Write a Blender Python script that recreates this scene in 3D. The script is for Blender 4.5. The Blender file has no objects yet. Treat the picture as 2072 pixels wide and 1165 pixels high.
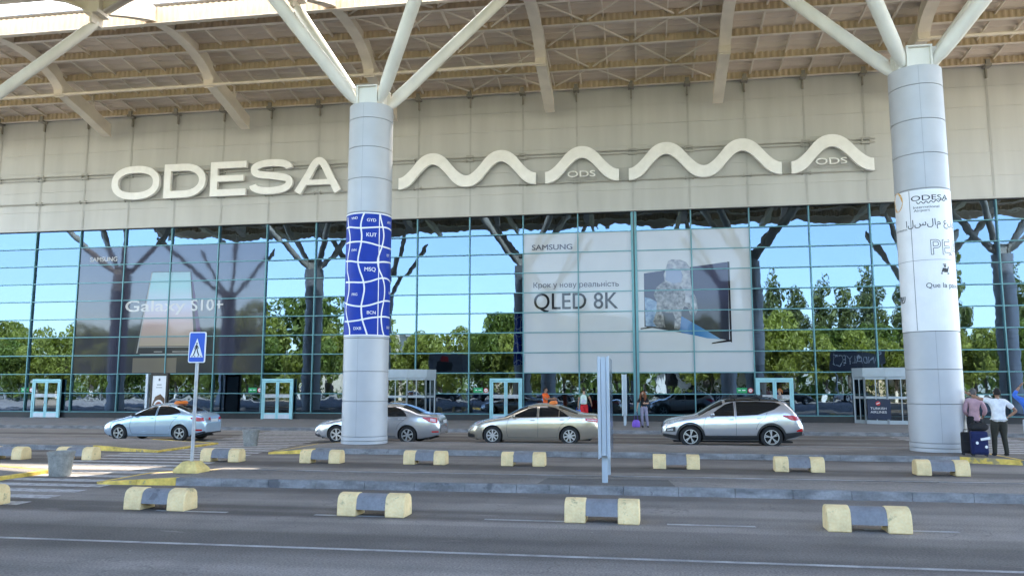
import bpy, bmesh, math, random
from mathutils import Vector, Matrix
from mathutils.geometry import delaunay_2d_cdt, interpolate_bezier
R = math.radians
random.seed(7)
sc = bpy.context.scene
COL = sc.collection

# ------------------------------------------------------------------ camera, world, sun, exposure
cam = bpy.data.objects.new("camera", bpy.data.cameras.new("camera"))
COL.objects.link(cam)
cam.location = (0, -43.279, 2.0)
cam.rotation_euler = (math.pi / 2 + 0.1237, 0, 0.1602)
cam.data.sensor_width = 36
cam.data.lens = 1600 / 2072 * 36
cam.data.clip_start = 0.1
cam.data.clip_end = 2000
sc.camera = cam

SUN = Vector((4.4, 14.0, 20.0)).normalized()
w = bpy.data.worlds.new("World")
sc.world = w
w.use_nodes = True
nt = w.node_tree
sky = nt.nodes.new("ShaderNodeTexSky")
sky.sky_type = 'NISHITA'
sky.sun_disc = False
sky.sun_elevation = math.asin(SUN.z)
sky.sun_rotation = math.atan2(SUN.x, SUN.y)
sky.air_density = 1.0
sky.dust_density = 1.2
sky.ozone_density = 0.7
nt.links.new(sky.outputs[0], nt.nodes["Background"].inputs[0])
nt.nodes["Background"].inputs[1].default_value = 0.15
sl = bpy.data.lights.new("sun", 'SUN')
sl.energy = 4.0
sl.angle = R(0.5)
sl.color = (1.0, 0.93, 0.82)
so = bpy.data.objects.new("sun", sl)
COL.objects.link(so)
so.rotation_euler = (-SUN).to_track_quat('-Z', 'Y').to_euler()

sc.view_settings.view_transform = 'Standard'
sc.view_settings.look = 'None'
sc.view_settings.exposure = 3.25
sc.view_settings.gamma = 1.0
sc.view_settings.use_curve_mapping = False
sc.render.engine = 'CYCLES'
cy = sc.cycles
cy.use_denoising = True
cy.max_bounces = 9
cy.diffuse_bounces = 5
cy.glossy_bounces = 4
cy.transmission_bounces = 4
cy.transparent_max_bounces = 10
cy.sample_clamp_indirect = 8
cy.caustics_reflective = False
cy.caustics_refractive = False

# ------------------------------------------------------------------ materials
MATS = {}
def lin(c):
    return tuple((v / 255 / 12.92 if v / 255 <= 0.04045 else ((v / 255 + 0.055) / 1.055) ** 2.4) for v in c)
def mat(name, col, rough=0.6, metal=0.0, var=0.12, scale=3.0, bump=0.0, bscale=40.0, spec=0.5, ior=1.5, coat=0.0,
        stretch=(1, 1, 1), fine=0.0):
    if name in MATS:
        return MATS[name]
    m = bpy.data.materials.new(name)
    m.use_nodes = True
    t = m.node_tree
    b = t.nodes["Principled BSDF"]
    b.inputs["Roughness"].default_value = rough
    b.inputs["Metallic"].default_value = metal
    b.inputs["IOR"].default_value = ior
    b.inputs["Specular IOR Level"].default_value = spec
    b.inputs["Coat Weight"].default_value = coat
    b.inputs["Coat Roughness"].default_value = 0.03
    tc = t.nodes.new("ShaderNodeTexCoord")
    mp = t.nodes.new("ShaderNodeMapping")
    mp.inputs["Scale"].default_value = stretch
    t.links.new(tc.outputs["Object"], mp.inputs[0])
    n = t.nodes.new("ShaderNodeTexNoise")
    n.inputs["Scale"].default_value = scale
    n.inputs["Detail"].default_value = 6
    t.links.new(mp.outputs[0], n.inputs["Vector"])
    mx = t.nodes.new("ShaderNodeMixRGB")
    mx.inputs[1].default_value = tuple(c * (1 - var) for c in col) + (1,)
    mx.inputs[2].default_value = tuple(min(1, c * (1 + var)) for c in col) + (1,)
    rp = t.nodes.new("ShaderNodeValToRGB")
    rp.color_ramp.elements[0].position = 0.32
    rp.color_ramp.elements[1].position = 0.68
    t.links.new(n.outputs[0], rp.inputs[0])
    t.links.new(rp.outputs[0], mx.inputs[0])
    out = mx.outputs[0]
    if fine:
        n3 = t.nodes.new("ShaderNodeTexNoise")
        n3.inputs["Scale"].default_value = bscale
        n3.inputs["Detail"].default_value = 3
        t.links.new(tc.outputs["Object"], n3.inputs["Vector"])
        m3 = t.nodes.new("ShaderNodeMixRGB")
        m3.blend_type = 'OVERLAY'
        m3.inputs[0].default_value = fine
        t.links.new(out, m3.inputs[1])
        t.links.new(n3.outputs[0], m3.inputs[2])
        out = m3.outputs[0]
    t.links.new(out, b.inputs["Base Color"])
    if bump:
        n2 = t.nodes.new("ShaderNodeTexNoise")
        n2.inputs["Scale"].default_value = bscale
        n2.inputs["Detail"].default_value = 4
        t.links.new(tc.outputs["Object"], n2.inputs["Vector"])
        bp = t.nodes.new("ShaderNodeBump")
        bp.inputs["Strength"].default_value = bump
        bp.inputs["Distance"].default_value = 0.01
        t.links.new(n2.outputs[0], bp.inputs["Height"])
        t.links.new(bp.outputs[0], b.inputs["Normal"])
    MATS[name] = m
    return m

def asphalt(name, col, streak=0.25):
    """worn asphalt: aggregate speckle, patches, soft darker and paler bands along the road (x)"""
    m = mat(name, col, rough=0.9, var=0.14, scale=0.9, bump=0.5, bscale=38, spec=0.25, fine=0.8)
    t = m.node_tree
    b = t.nodes["Principled BSDF"]
    src = b.inputs["Base Color"].links[0].from_socket
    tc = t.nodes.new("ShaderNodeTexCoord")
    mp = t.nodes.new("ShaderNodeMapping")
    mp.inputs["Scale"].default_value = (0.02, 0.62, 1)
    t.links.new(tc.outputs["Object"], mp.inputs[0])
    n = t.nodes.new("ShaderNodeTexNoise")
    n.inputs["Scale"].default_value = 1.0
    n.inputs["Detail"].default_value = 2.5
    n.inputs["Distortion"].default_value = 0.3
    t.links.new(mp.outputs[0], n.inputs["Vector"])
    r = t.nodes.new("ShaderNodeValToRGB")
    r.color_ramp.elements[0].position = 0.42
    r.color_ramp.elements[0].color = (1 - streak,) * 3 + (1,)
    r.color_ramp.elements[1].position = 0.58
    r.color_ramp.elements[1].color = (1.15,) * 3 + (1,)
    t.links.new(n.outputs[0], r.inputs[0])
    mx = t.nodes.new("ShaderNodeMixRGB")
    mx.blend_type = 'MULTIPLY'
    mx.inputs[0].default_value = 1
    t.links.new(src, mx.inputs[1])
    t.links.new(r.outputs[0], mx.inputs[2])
    # small pale scuffs
    n4 = t.nodes.new("ShaderNodeTexNoise")
    n4.inputs["Scale"].default_value = 1.7
    n4.inputs["Detail"].default_value = 8
    mp4 = t.nodes.new("ShaderNodeMapping")
    mp4.inputs["Scale"].default_value = (0.6, 2.0, 1)
    t.links.new(tc.outputs["Object"], mp4.inputs[0])
    t.links.new(mp4.outputs[0], n4.inputs["Vector"])
    r4 = t.nodes.new("ShaderNodeValToRGB")
    r4.color_ramp.elements[0].position = 0.66
    r4.color_ramp.elements[1].position = 0.74
    r4.color_ramp.elements[1].color = (0.35, 0.35, 0.35, 1)
    t.links.new(n4.outputs[0], r4.inputs[0])
    m4 = t.nodes.new("ShaderNodeMixRGB")
    m4.inputs[2].default_value = tuple(c * 1.8 for c in col) + (1,)
    t.links.new(r4.outputs[0], m4.inputs[0])
    t.links.new(mx.outputs[0], m4.inputs[1])
    # bits of grit and stuck litter
    vo = t.nodes.new("ShaderNodeTexVoronoi")
    vo.inputs["Scale"].default_value = 1.5
    t.links.new(tc.outputs["Object"], vo.inputs["Vector"])
    r5 = t.nodes.new("ShaderNodeValToRGB")
    r5.color_ramp.elements[0].position = 0.018
    r5.color_ramp.elements[0].color = (0.8, 0.8, 0.8, 1)
    r5.color_ramp.elements[1].position = 0.032
    r5.color_ramp.elements[1].color = (0, 0, 0, 1)
    t.links.new(vo.outputs["Distance"], r5.inputs[0])
    m5 = t.nodes.new("ShaderNodeMixRGB")
    m5.inputs[2].default_value = (0.36, 0.34, 0.31, 1)
    t.links.new(r5.outputs[0], m5.inputs[0])
    t.links.new(m4.outputs[0], m5.inputs[1])
    # tarry cracks and repairs
    wv = t.nodes.new("ShaderNodeTexNoise")
    wv.inputs["Scale"].default_value = 0.35
    wv.inputs["Detail"].default_value = 5
    mp6 = t.nodes.new("ShaderNodeMapping")
    mp6.inputs["Location"].default_value = (11, 4, 0)
    t.links.new(tc.outputs["Object"], mp6.inputs[0])
    t.links.new(mp6.outputs[0], wv.inputs["Vector"])
    r6 = t.nodes.new("ShaderNodeValToRGB")
    e6 = r6.color_ramp.elements
    e6[0].position = 0.497
    e6[0].color = (0, 0, 0, 1)
    e6[1].position = 0.503
    e6[1].color = (0, 0, 0, 1)
    k6 = e6.new(0.5)
    k6.color = (0.45, 0.45, 0.45, 1)
    t.links.new(wv.outputs[0], r6.inputs[0])
    m6 = t.nodes.new("ShaderNodeMixRGB")
    m6.inputs[2].default_value = tuple(c * 0.45 for c in col) + (1,)
    t.links.new(r6.outputs[0], m6.inputs[0])
    t.links.new(m5.outputs[0], m6.inputs[1])
    t.links.new(m6.outputs[0], b.inputs["Base Color"])
    return m

def mirror_glass(name, tint=(0.50, 0.71, 1.0), fac=0.175, trans=(0.10, 0.16, 0.18), wav=0.0023):
    """coated curtain-wall glass: a slightly wavy mirror over a dim view into the hall"""
    m = bpy.data.materials.new(name)
    m.use_nodes = True
    t = m.node_tree
    t.nodes.clear()
    o = t.nodes.new("ShaderNodeOutputMaterial")
    g = t.nodes.new("ShaderNodeBsdfGlossy")
    g.inputs["Roughness"].default_value = 0.0
    tr = t.nodes.new("ShaderNodeBsdfTransparent")
    tr.inputs[0].default_value = trans + (1,)
    mx = t.nodes.new("ShaderNodeMixShader")
    geo = t.nodes.new("ShaderNodeNewGeometry")
    r = t.nodes.new("ShaderNodeMapRange")
    r.inputs[3].default_value = fac * 0.9
    r.inputs[4].default_value = fac * 1.1
    t.links.new(geo.outputs["Random Per Island"], r.inputs[0])
    t.links.new(r.outputs[0], mx.inputs[0])
    g.inputs[0].default_value = tint + (1,)
    tc = t.nodes.new("ShaderNodeTexCoord")
    mp = t.nodes.new("ShaderNodeMapping")
    mp.inputs["Scale"].default_value = (1.1, 1.0, 0.9)
    cb = t.nodes.new("ShaderNodeCombineXYZ")
    t.links.new(geo.outputs["Random Per Island"], cb.inputs[1])
    va = t.nodes.new("ShaderNodeVectorMath")
    va.operation = 'MULTIPLY_ADD'
    va.inputs[1].default_value = (37, 37, 37)
    t.links.new(cb.outputs[0], va.inputs[0])
    t.links.new(tc.outputs["Object"], va.inputs[2])
    t.links.new(va.outputs[0], mp.inputs[0])
    n = t.nodes.new("ShaderNodeTexNoise")
    n.inputs["Scale"].default_value = 1.0
    n.inputs["Detail"].default_value = 2.0
    n.inputs["Roughness"].default_value = 0.45
    t.links.new(mp.outputs[0], n.inputs["Vector"])
    bp = t.nodes.new("ShaderNodeBump")
    bp.inputs["Strength"].default_value = 1.0
    bp.inputs["Distance"].default_value = wav
    t.links.new(n.outputs[0], bp.inputs["Height"])
    t.links.new(bp.outputs[0], g.inputs["Normal"])
    t.links.new(tr.outputs[0], mx.inputs[1])
    t.links.new(g.outputs[0], mx.inputs[2])
    t.links.new(mx.outputs[0], o.inputs[0])
    MATS[name] = m
    return m

def skylight_mat(name):
    m = bpy.data.materials.new(name)
    m.use_nodes = True
    t = m.node_tree
    t.nodes.clear()
    o = t.nodes.new("ShaderNodeOutputMaterial")
    a = t.nodes.new("ShaderNodeBsdfTransparent")
    a.inputs[0].default_value = (0.9, 0.88, 0.84, 1)
    b = t.nodes.new("ShaderNodeBsdfTranslucent")
    b.inputs[0].default_value = (0.58, 0.55, 0.49, 1)
    mx = t.nodes.new("ShaderNodeMixShader")
    mx.inputs[0].default_value = 0.64
    t.links.new(a.outputs[0], mx.inputs[1])
    t.links.new(b.outputs[0], mx.inputs[2])
    t.links.new(mx.outputs[0], o.inputs[0])
    MATS[name] = m
    return m

def film(name, col, ior=2.0, rough=0.04, ramp=None, axis=None):
    """printed advertising film on the glass; ramp = printed colours along the picture's height"""
    m = mat(name, col, rough=rough, var=0.04, scale=0.5, ior=ior)
    t = m.node_tree
    b = t.nodes["Principled BSDF"]
    b.inputs["Specular Tint"].default_value = (0.74, 0.80, 0.95, 1)
    tc = t.nodes.new("ShaderNodeTexCoord")
    if ramp:
        sp = t.nodes.new("ShaderNodeSeparateXYZ")
        t.links.new(tc.outputs["Generated"], sp.inputs[0])
        r = t.nodes.new("ShaderNodeValToRGB")
        e = r.color_ramp.elements
        while len(e) < len(ramp):
            e.new(0.5)
        for i, (p, c) in enumerate(ramp):
            e[i].position = p
            e[i].color = c + (1,)
        t.links.new(sp.outputs["XYZ".index(axis or "Z")], r.inputs[0])
        t.links.new(r.outputs[0], b.inputs["Base Color"])
    n = t.nodes.new("ShaderNodeTexNoise")
    n.inputs["Scale"].default_value = 1.0
    n.inputs["Detail"].default_value = 1.5
    t.links.new(tc.outputs["Object"], n.inputs["Vector"])
    bp = t.nodes.new("ShaderNodeBump")
    bp.inputs["Distance"].default_value = 0.0024
    t.links.new(n.outputs[0], bp.inputs["Height"])
    t.links.new(bp.outputs[0], b.inputs["Normal"])
    return m

def leaf_mat(name, col):
    m = mat(name, col, rough=0.55, var=0.45, scale=1.2, spec=0.3)
    t = m.node_tree
    b = t.nodes["Principled BSDF"]
    tl = t.nodes.new("ShaderNodeBsdfTranslucent")
    tl.inputs[0].default_value = (col[0] * 1.5, col[1] * 1.6, col[2] * 0.9, 1)
    mx = t.nodes.new("ShaderNodeMixShader")
    mx.inputs[0].default_value = 0.35
    t.links.new(b.outputs[0], mx.inputs[1])
    t.links.new(tl.outputs[0], mx.inputs[2])
    t.links.new(mx.outputs[0], t.nodes["Material Output"].inputs[0])
    return m

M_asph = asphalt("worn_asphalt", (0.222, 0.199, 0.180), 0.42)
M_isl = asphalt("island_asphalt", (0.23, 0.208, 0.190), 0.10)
M_kerb = mat("granite_kerb", (0.21, 0.207, 0.212), rough=0.75, var=0.35, scale=2.2, bump=0.3, bscale=25, fine=0.3, stretch=(1, 3, 3))
M_ykerb = mat("yellow_kerb_paint", (0.70, 0.49, 0.10), rough=0.7, var=0.3, scale=5, bump=0.4, bscale=18, fine=0.3)
M_yblock = mat("pale_yellow_concrete_paint", (0.78, 0.59, 0.31), rough=0.75, var=0.12, scale=4, bump=0.4, bscale=30, fine=0.25)
M_gblock = mat("grey_concrete_paint", (0.20, 0.205, 0.225), rough=0.7, var=0.14, scale=4, bump=0.3, bscale=30, fine=0.2)
M_white = mat("worn_road_paint", (0.43, 0.42, 0.42), rough=0.8, var=0.25, scale=6, bump=0.2, bscale=50, fine=0.45)
M_paving = mat("pale_paving", (0.20, 0.19, 0.185), rough=0.85, var=0.12, scale=1.2, bump=0.2, bscale=30, fine=0.25)
M_earth = mat("dry_grass", (0.10, 0.105, 0.045), rough=0.95, var=0.4, scale=0.4, bump=0.5, bscale=6, fine=0.4)
M_clad = mat("cladding_paint", (0.50, 0.495, 0.48), rough=0.5, var=0.07, scale=1.1, spec=0.4, stretch=(1, 1, 0.12))
M_joint = mat("cladding_joint", (0.42, 0.41, 0.385), rough=0.5, var=0.1)
M_dark = mat("dark_gasket", (0.035, 0.036, 0.04), rough=0.5, var=0.1)
M_black = mat("black_plinth", (0.018, 0.018, 0.022), rough=0.35, var=0.2)
M_mull = mat("teal_aluminium", (0.10, 0.235, 0.265), rough=0.35, metal=0.3, var=0.06)
M_door = mat("light_teal_aluminium", (0.30, 0.56, 0.62), rough=0.35, metal=0.2, var=0.06)
M_deck = mat("cream_roof_sheet", (0.66, 0.57, 0.46), rough=0.55, var=0.04, scale=0.8, spec=0.4)
M_steel = mat("cream_painted_steel", (0.73, 0.66, 0.56), rough=0.45, var=0.10, scale=1.0, spec=0.45, fine=0.1)
M_purl = mat("ochre_primed_steel", (0.50, 0.38, 0.22), rough=0.6, var=0.2, scale=1.5, fine=0.15)
M_strut = mat("white_painted_tube", (0.72, 0.70, 0.64), rough=0.4, var=0.08, scale=1.5, fine=0.12, stretch=(1, 1, 0.4))
M_clum = mat("silver_column_sheet", (0.465, 0.47, 0.49), rough=0.46, metal=0.12, var=0.05, scale=1.3, spec=0.5)
M_bluep = mat("blue_print", (0.010, 0.042, 0.36), rough=0.5, var=0.06, spec=0.2)
M_whitep = mat("white_print", (0.82, 0.82, 0.84), rough=0.4, var=0.03)
M_ink = mat("black_ink", (0.02, 0.02, 0.024), rough=0.5, var=0.1)
M_greyink = mat("grey_ink", (0.16, 0.16, 0.18), rough=0.5, var=0.1)
M_orangep = mat("orange_print", (0.75, 0.42, 0.08), rough=0.45, var=0.15, scale=8)
M_letter = mat("white_sign_letters", (0.90, 0.89, 0.87), rough=0.42, var=0.04)
M_shadowgap = mat("column_gap", (0.24, 0.245, 0.26), rough=0.5, var=0.1)
M_glass = mirror_glass("mirror_glass")
M_sky = skylight_mat("skylight_sheet")
def chips(m, dark, scale=7.0, lo=0.62, hi=0.66):
    """knocks and rubber marks: different on every object that shares the paint"""
    t = m.node_tree
    b_ = t.nodes["Principled BSDF"]
    src = b_.inputs["Base Color"].links[0].from_socket
    tc = t.nodes.new("ShaderNodeTexCoord")
    oi = t.nodes.new("ShaderNodeObjectInfo")
    va = t.nodes.new("ShaderNodeVectorMath")
    va.operation = 'MULTIPLY_ADD'
    va.inputs[1].default_value = (60, 45, 30)
    t.links.new(oi.outputs["Random"], va.inputs[0])
    t.links.new(tc.outputs["Object"], va.inputs[2])
    n = t.nodes.new("ShaderNodeTexNoise")
    n.inputs["Scale"].default_value = scale
    n.inputs["Detail"].default_value = 7
    n.inputs["Roughness"].default_value = 0.65
    t.links.new(va.outputs[0], n.inputs["Vector"])
    r = t.nodes.new("ShaderNodeValToRGB")
    r.color_ramp.elements[0].position = lo
    r.color_ramp.elements[1].position = hi
    r.color_ramp.elements[1].color = (0.75, 0.75, 0.75, 1)
    t.links.new(n.outputs[0], r.inputs[0])
    mx = t.nodes.new("ShaderNodeMixRGB")
    mx.inputs[2].default_value = dark + (1,)
    t.links.new(r.outputs[0], mx.inputs[0])
    t.links.new(src, mx.inputs[1])
    t.links.new(mx.outputs[0], b_.inputs["Base Color"])
chips(M_yblock, (0.33, 0.27, 0.15), 5.0, 0.60, 0.68)
chips(M_gblock, (0.09, 0.09, 0.10), 5.0, 0.62, 0.68)
chips(M_ykerb, (0.20, 0.18, 0.14), 3.5, 0.57, 0.63)
chips(M_kerb, (0.08, 0.08, 0.09), 2.5, 0.60, 0.66)
chips(M_white, (0.17, 0.165, 0.16), 6.0, 0.54, 0.60)
M_conc = mat("rough_concrete", (0.27, 0.265, 0.245), rough=0.9, var=0.2, scale=5, bump=0.5, bscale=22, fine=0.35)
M_alu = mat("brushed_aluminium", (0.52, 0.56, 0.62), rough=0.4, metal=0.5, var=0.06, stretch=(3, 3, 0.3))
M_galv = mat("galvanised_pole", (0.42, 0.43, 0.45), rough=0.5, metal=0.5, var=0.15, scale=9)
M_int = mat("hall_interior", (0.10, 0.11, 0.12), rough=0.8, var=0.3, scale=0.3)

# ------------------------------------------------------------------ mesh helpers
class G:
    def __init__(s):
        s.v, s.f, s.m = [], [], []
    def add(s, vs, fs, m=0):
        o = len(s.v)
        s.v += [tuple(p) for p in vs]
        s.f += [tuple(i + o for i in f) for f in fs]
        s.m += [m] * len(fs)
        return s
    def box(s, x0, x1, y0, y1, z0, z1, m=0):
        vs = [(x, y, z) for z in (z0, z1) for y in (y0, y1) for x in (x0, x1)]
        return s.add(vs, [(0, 2, 3, 1), (4, 5, 7, 6), (0, 1, 5, 4), (2, 6, 7, 3), (0, 4, 6, 2), (1, 3, 7, 5)], m)
    def obox(s, M, sx, sy, sz, m=0):
        vs = [M @ Vector((x * sx / 2, y * sy / 2, z * sz / 2)) for z in (-1, 1) for y in (-1, 1) for x in (-1, 1)]
        return s.add(vs, [(0, 2, 3, 1), (4, 5, 7, 6), (0, 1, 5, 4), (2, 6, 7, 3), (0, 4, 6, 2), (1, 3, 7, 5)], m)
    def bar(s, a, b, wx, wz, m=0):
        a, b = Vector(a), Vector(b)
        d = b - a
        q = d.to_track_quat('Y', 'Z')
        return s.obox(Matrix.Translation((a + b) / 2) @ q.to_matrix().to_4x4(), wx, d.length, wz, m)
    def tube(s, pts, rad, n=8, m=0, cap=True):
        pts = [Vector(p) for p in pts]
        if not isinstance(rad, (list, tuple)):
            rad = [rad] * len(pts)
        vs, fs = [], []
        up = None
        for i, p in enumerate(pts):
            d = (pts[min(i + 1, len(pts) - 1)] - pts[max(i - 1, 0)]).normalized()
            if up is None:
                up = Vector((0, 0, 1)) if abs(d.z) < 0.9 else Vector((1, 0, 0))
            a = d.cross(up).normalized()
            b = a.cross(d).normalized()
            up = b
            for k in range(n):
                t = 2 * math.pi * k / n
                vs.append(p + (a * math.cos(t) + b * math.sin(t)) * rad[i])
        for i in range(len(pts) - 1):
            for k in range(n):
                k2 = (k + 1) % n
                fs.append((i * n + k, i * n + k2, (i + 1) * n + k2, (i + 1) * n + k))
        if cap:
            fs.append(tuple(range(n - 1, -1, -1)))
            fs.append(tuple((len(pts) - 1) * n + k for k in range(n)))
        return s.add(vs, fs, m)
    def lathe(s, prof, n=32, c=(0, 0, 0), m=0, axis='z'):
        vs, fs = [], []
        for r, z in prof:
            for k in range(n):
                t = 2 * math.pi * k / n
                if axis == 'z':
                    vs.append((c[0] + r * math.cos(t), c[1] + r * math.sin(t), c[2] + z))
                else:
                    vs.append((c[0] + r * math.cos(t), c[1] + z, c[2] + r * math.sin(t)))
        for i in range(len(prof) - 1):
            for k in range(n):
                k2 = (k + 1) % n
                f = (i * n + k, i * n + k2, (i + 1) * n + k2, (i + 1) * n + k)
                fs.append(f if axis == 'z' else f[::-1])
        fs.append(tuple(range(n))[::-1] if axis == 'z' else tuple(range(n)))
        e = (len(prof) - 1) * n
        fs.append(tuple(e + k for k in range(n)) if axis == 'z' else tuple(e + k for k in range(n))[::-1])
        return s.add(vs, fs, m)
    def prism(s, poly, fn, d0, d1, m=0):
        """poly (u,v) list, fn(u,v,d)->xyz"""
        n = len(poly)
        vs = [fn(u, v, d0) for u, v in poly] + [fn(u, v, d1) for u, v in poly]
        fs = [tuple(range(n)), tuple(range(2 * n - 1, n - 1, -1))]
        fs += [(i, n + i, n + (i + 1) % n, (i + 1) % n) for i in range(n)]
        return s.add(vs, fs, m)
    def ribbon(s, path, wd, fn, d0, d1, closed=False, m=0):
        """flat stroke of width wd along a 2-D path, extruded from depth d0 to d1"""
        n = len(path)
        L, Rr = [], []
        for i in range(n):
            a = Vector(path[(i - 1) % n] if (closed or i > 0) else path[i])
            b = Vector(path[i])
            c = Vector(path[(i + 1) % n] if (closed or i < n - 1) else path[i])
            d1_ = (b - a).normalized() if (b - a).length > 1e-9 else (c - b).normalized()
            d2_ = (c - b).normalized() if (c - b).length > 1e-9 else d1_
            t = (d1_ + d2_).normalized()
            nn = Vector((-t.y, t.x))
            k = wd / 2 / max(0.35, nn.dot(Vector((-d1_.y, d1_.x))))
            L.append(b + nn * k)
            Rr.append(b - nn * k)
        vs = [fn(p[0], p[1], d) for d in (d0, d1) for S in (L, Rr) for p in S]
        fs = []
        for i in range(n if closed else n - 1):
            j = (i + 1) % n
            fs += [(i, j, n + j, n + i), (2 * n + i, 3 * n + i, 3 * n + j, 2 * n + j),
                   (i, 2 * n + i, 2 * n + j, j), (n + i, n + j, 3 * n + j, 3 * n + i)]
        if not closed:
            fs += [(0, n, 3 * n, 2 * n), (n - 1, 3 * n - 1, 4 * n - 1, 2 * n - 1)]
        return s.add(vs, fs, m)
    def build(s, name, mats, parent=None, smooth=None, bevel=None):
        me = bpy.data.meshes.new(name)
        me.from_pydata(s.v, [], s.f)
        if not isinstance(mats, (list, tuple)):
            mats = [mats]
        for k in mats:
            me.materials.append(k)
        me.polygons.foreach_set("material_index", s.m)
        if smooth is not None:
            me.polygons.foreach_set("use_smooth", [True] * len(s.f))
            me.set_sharp_from_angle(angle=R(smooth))
        me.update()
        o = bpy.data.objects.new(name, me)
        COL.objects.link(o)
        if parent is not None:
            o.parent = parent
        if bevel:
            b = o.modifiers.new("bevel", 'BEVEL')
            b.width = bevel
            b.segments = 2
            b.limit_method = 'ANGLE'
            b.angle_limit = R(40)
        return o

def fix_normals(o):
    bm = bmesh.new()
    bm.from_mesh(o.data)
    bmesh.ops.recalc_face_normals(bm, faces=bm.faces)
    bm.to_mesh(o.data)
    bm.free()

def thing(name, label, cat, loc=(0, 0, 0), rz=0, group=None):
    o = bpy.data.objects.new(name, None)
    o.empty_display_size = 0.3
    COL.objects.link(o)
    o.location = loc
    o.rotation_euler = (0, 0, rz)
    return tag(o, label, cat, group)
def tag(o, label, cat, group=None):
    o["label"] = label
    o["category"] = cat
    if group:
        o["group"] = group
    return o
def struct(o):
    o["kind"] = "structure"
    return o
def copy_tree(o, parent=None):
    c = o.copy()
    COL.objects.link(c)
    if parent is not None:
        c.parent = parent
    for ch in list(o.children):
        copy_tree(ch, c)
    return c

def text2d(body, size=1.0, bold=0.0, xs=1.0, align='LEFT', spacing=1.0, shear=0.0):
    """flat glyph mesh (verts2d, faces) from Blender's built-in font; size = cap height"""
    cu = bpy.data.curves.new("txt", 'FONT')
    cu.body = body
    cu.size = 1.0
    cu.align_x = align
    cu.offset = bold
    cu.space_character = spacing
    cu.shear = shear
    cu.resolution_u = 4
    o = bpy.data.objects.new("txt", cu)
    COL.objects.link(o)
    cv = o.to_curve(bpy.context.evaluated_depsgraph_get())
    V, E = [], []
    for s in cv.splines:
        P = s.bezier_points
        pts = []
        for i in range(len(P)):
            p, q = P[i], P[(i + 1) % len(P)]
            line = (p.handle_right - p.co).cross(q.co - p.co).length < 1e-6 and (q.handle_left - p.co).cross(q.co - p.co).length < 1e-6
            for w_ in ([p.co] if line else interpolate_bezier(p.co, p.handle_right, q.handle_left, q.co, 6)[:-1]):
                w_ = Vector((w_[0], w_[1]))
                if not pts or (w_ - pts[-1]).length > 1e-5:
                    pts.append(w_)
        if len(pts) > 2 and (pts[0] - pts[-1]).length < 1e-5:
            pts.pop()
        if len(pts) < 3:
            continue
        o0 = len(V)
        V += pts
        E += [(o0 + i, o0 + (i + 1) % len(pts)) for i in range(len(pts))]
    o.to_curve_clear()
    bpy.data.objects.remove(o)
    bpy.data.curves.remove(cu)
    r = delaunay_2d_cdt(V, E, [], 0, 1e-6)
    seg = [(V[p].x, V[p].y, V[q].x, V[q].y) for p, q in E]
    fs = []
    for f in r[2]:
        cx_ = sum(r[0][q].x for q in f) / len(f)
        cy_ = sum(r[0][q].y for q in f) / len(f)
        wn = 0
        for x0, y0, x1, y1 in seg:      # winding number: overlapping strokes stay filled, counters stay open
            if (y0 <= cy_) != (y1 <= cy_):
                if x0 + (cy_ - y0) * (x1 - x0) / (y1 - y0) > cx_:
                    wn += 1 if y1 > y0 else -1
        if wn:
            fs.append(tuple(f))
    k = size / 0.73
    vs = [(v.x * k * xs, v.y * k) for v in r[0]]
    return vs, fs
def fit_text(vs, width):
    xs = [v[0] for v in vs]
    k = width / (max(xs) - min(xs))
    x0 = min(xs)
    return [((v[0] - x0) * k, v[1]) for v in vs]
def wall_text(g, body, x, z, y, size, width=None, bold=0.0, m=0, mirror=False, **kw):
    vs, fs = text2d(body, size, 0, **kw)
    if width:
        vs = fit_text(vs, width)
    for k, (du, dv) in enumerate(((0, 0), (1, 0), (-1, 0), (0, .6), (0, -.6))[:5 if bold else 1]):
        g.add([(x + u + du * bold * size, y - k * .0012, z + v + dv * bold * size) for u, v in vs], fs, m)

def interp(tab, x):
    if x <= tab[0][0]:
        return tab[0][1]
    for (a, va), (b, vb) in zip(tab, tab[1:]):
        if x <= b:
            return va + (vb - va) * (x - a) / (b - a)
    return tab[-1][1]
def smooth_tab(tab, n=6):
    """Catmull-Rom resample of a table of points"""
    out = []
    P = [Vector(p) for p in tab]
    for i in range(len(P) - 1):
        p0, p1, p2, p3 = P[max(i - 1, 0)], P[i], P[i + 1], P[min(i + 2, len(P) - 1)]
        for k in range(n):
            t = k / n
            out.append(tuple(0.5 * ((2 * p1) + (p2 - p0) * t + (2 * p0 - 5 * p1 + 4 * p2 - p3) * t * t + (3 * p1 - p0 - 3 * p2 + p3) * t ** 3)))
    out.append(tuple(P[-1]))
    return out

# ------------------------------------------------------------------ ground, roads, islands
struct(G().add([(-900, -900, -0.02), (900, -900, -0.02), (900, 900, -0.02), (-900, 900, -0.02)], [(0, 1, 2, 3)]).build("ground", M_earth))
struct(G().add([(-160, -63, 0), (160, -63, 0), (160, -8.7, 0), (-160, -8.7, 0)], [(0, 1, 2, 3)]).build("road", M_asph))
struct(G().add([(-160, -84, 0), (160, -84, 0), (160, -63.2, 0), (-160, -63.2, 0)], [(0, 1, 2, 3)]).build("forecourt", mat("pale_bounce_paving", (0.27, 0.25, 0.22), rough=0.85, var=0.12, scale=0.6)))  # unseen ground behind the camera, added pale to bounce sunlight under the canopy
struct(G().box(-160, 160, -8.62, 0.1, -0.01, 0.15).build("sidewalk", M_paving))
struct(G().box(-160, 160, -8.80, -8.62, -0.01, 0.152).build("sidewalk_kerb", M_kerb))

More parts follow.
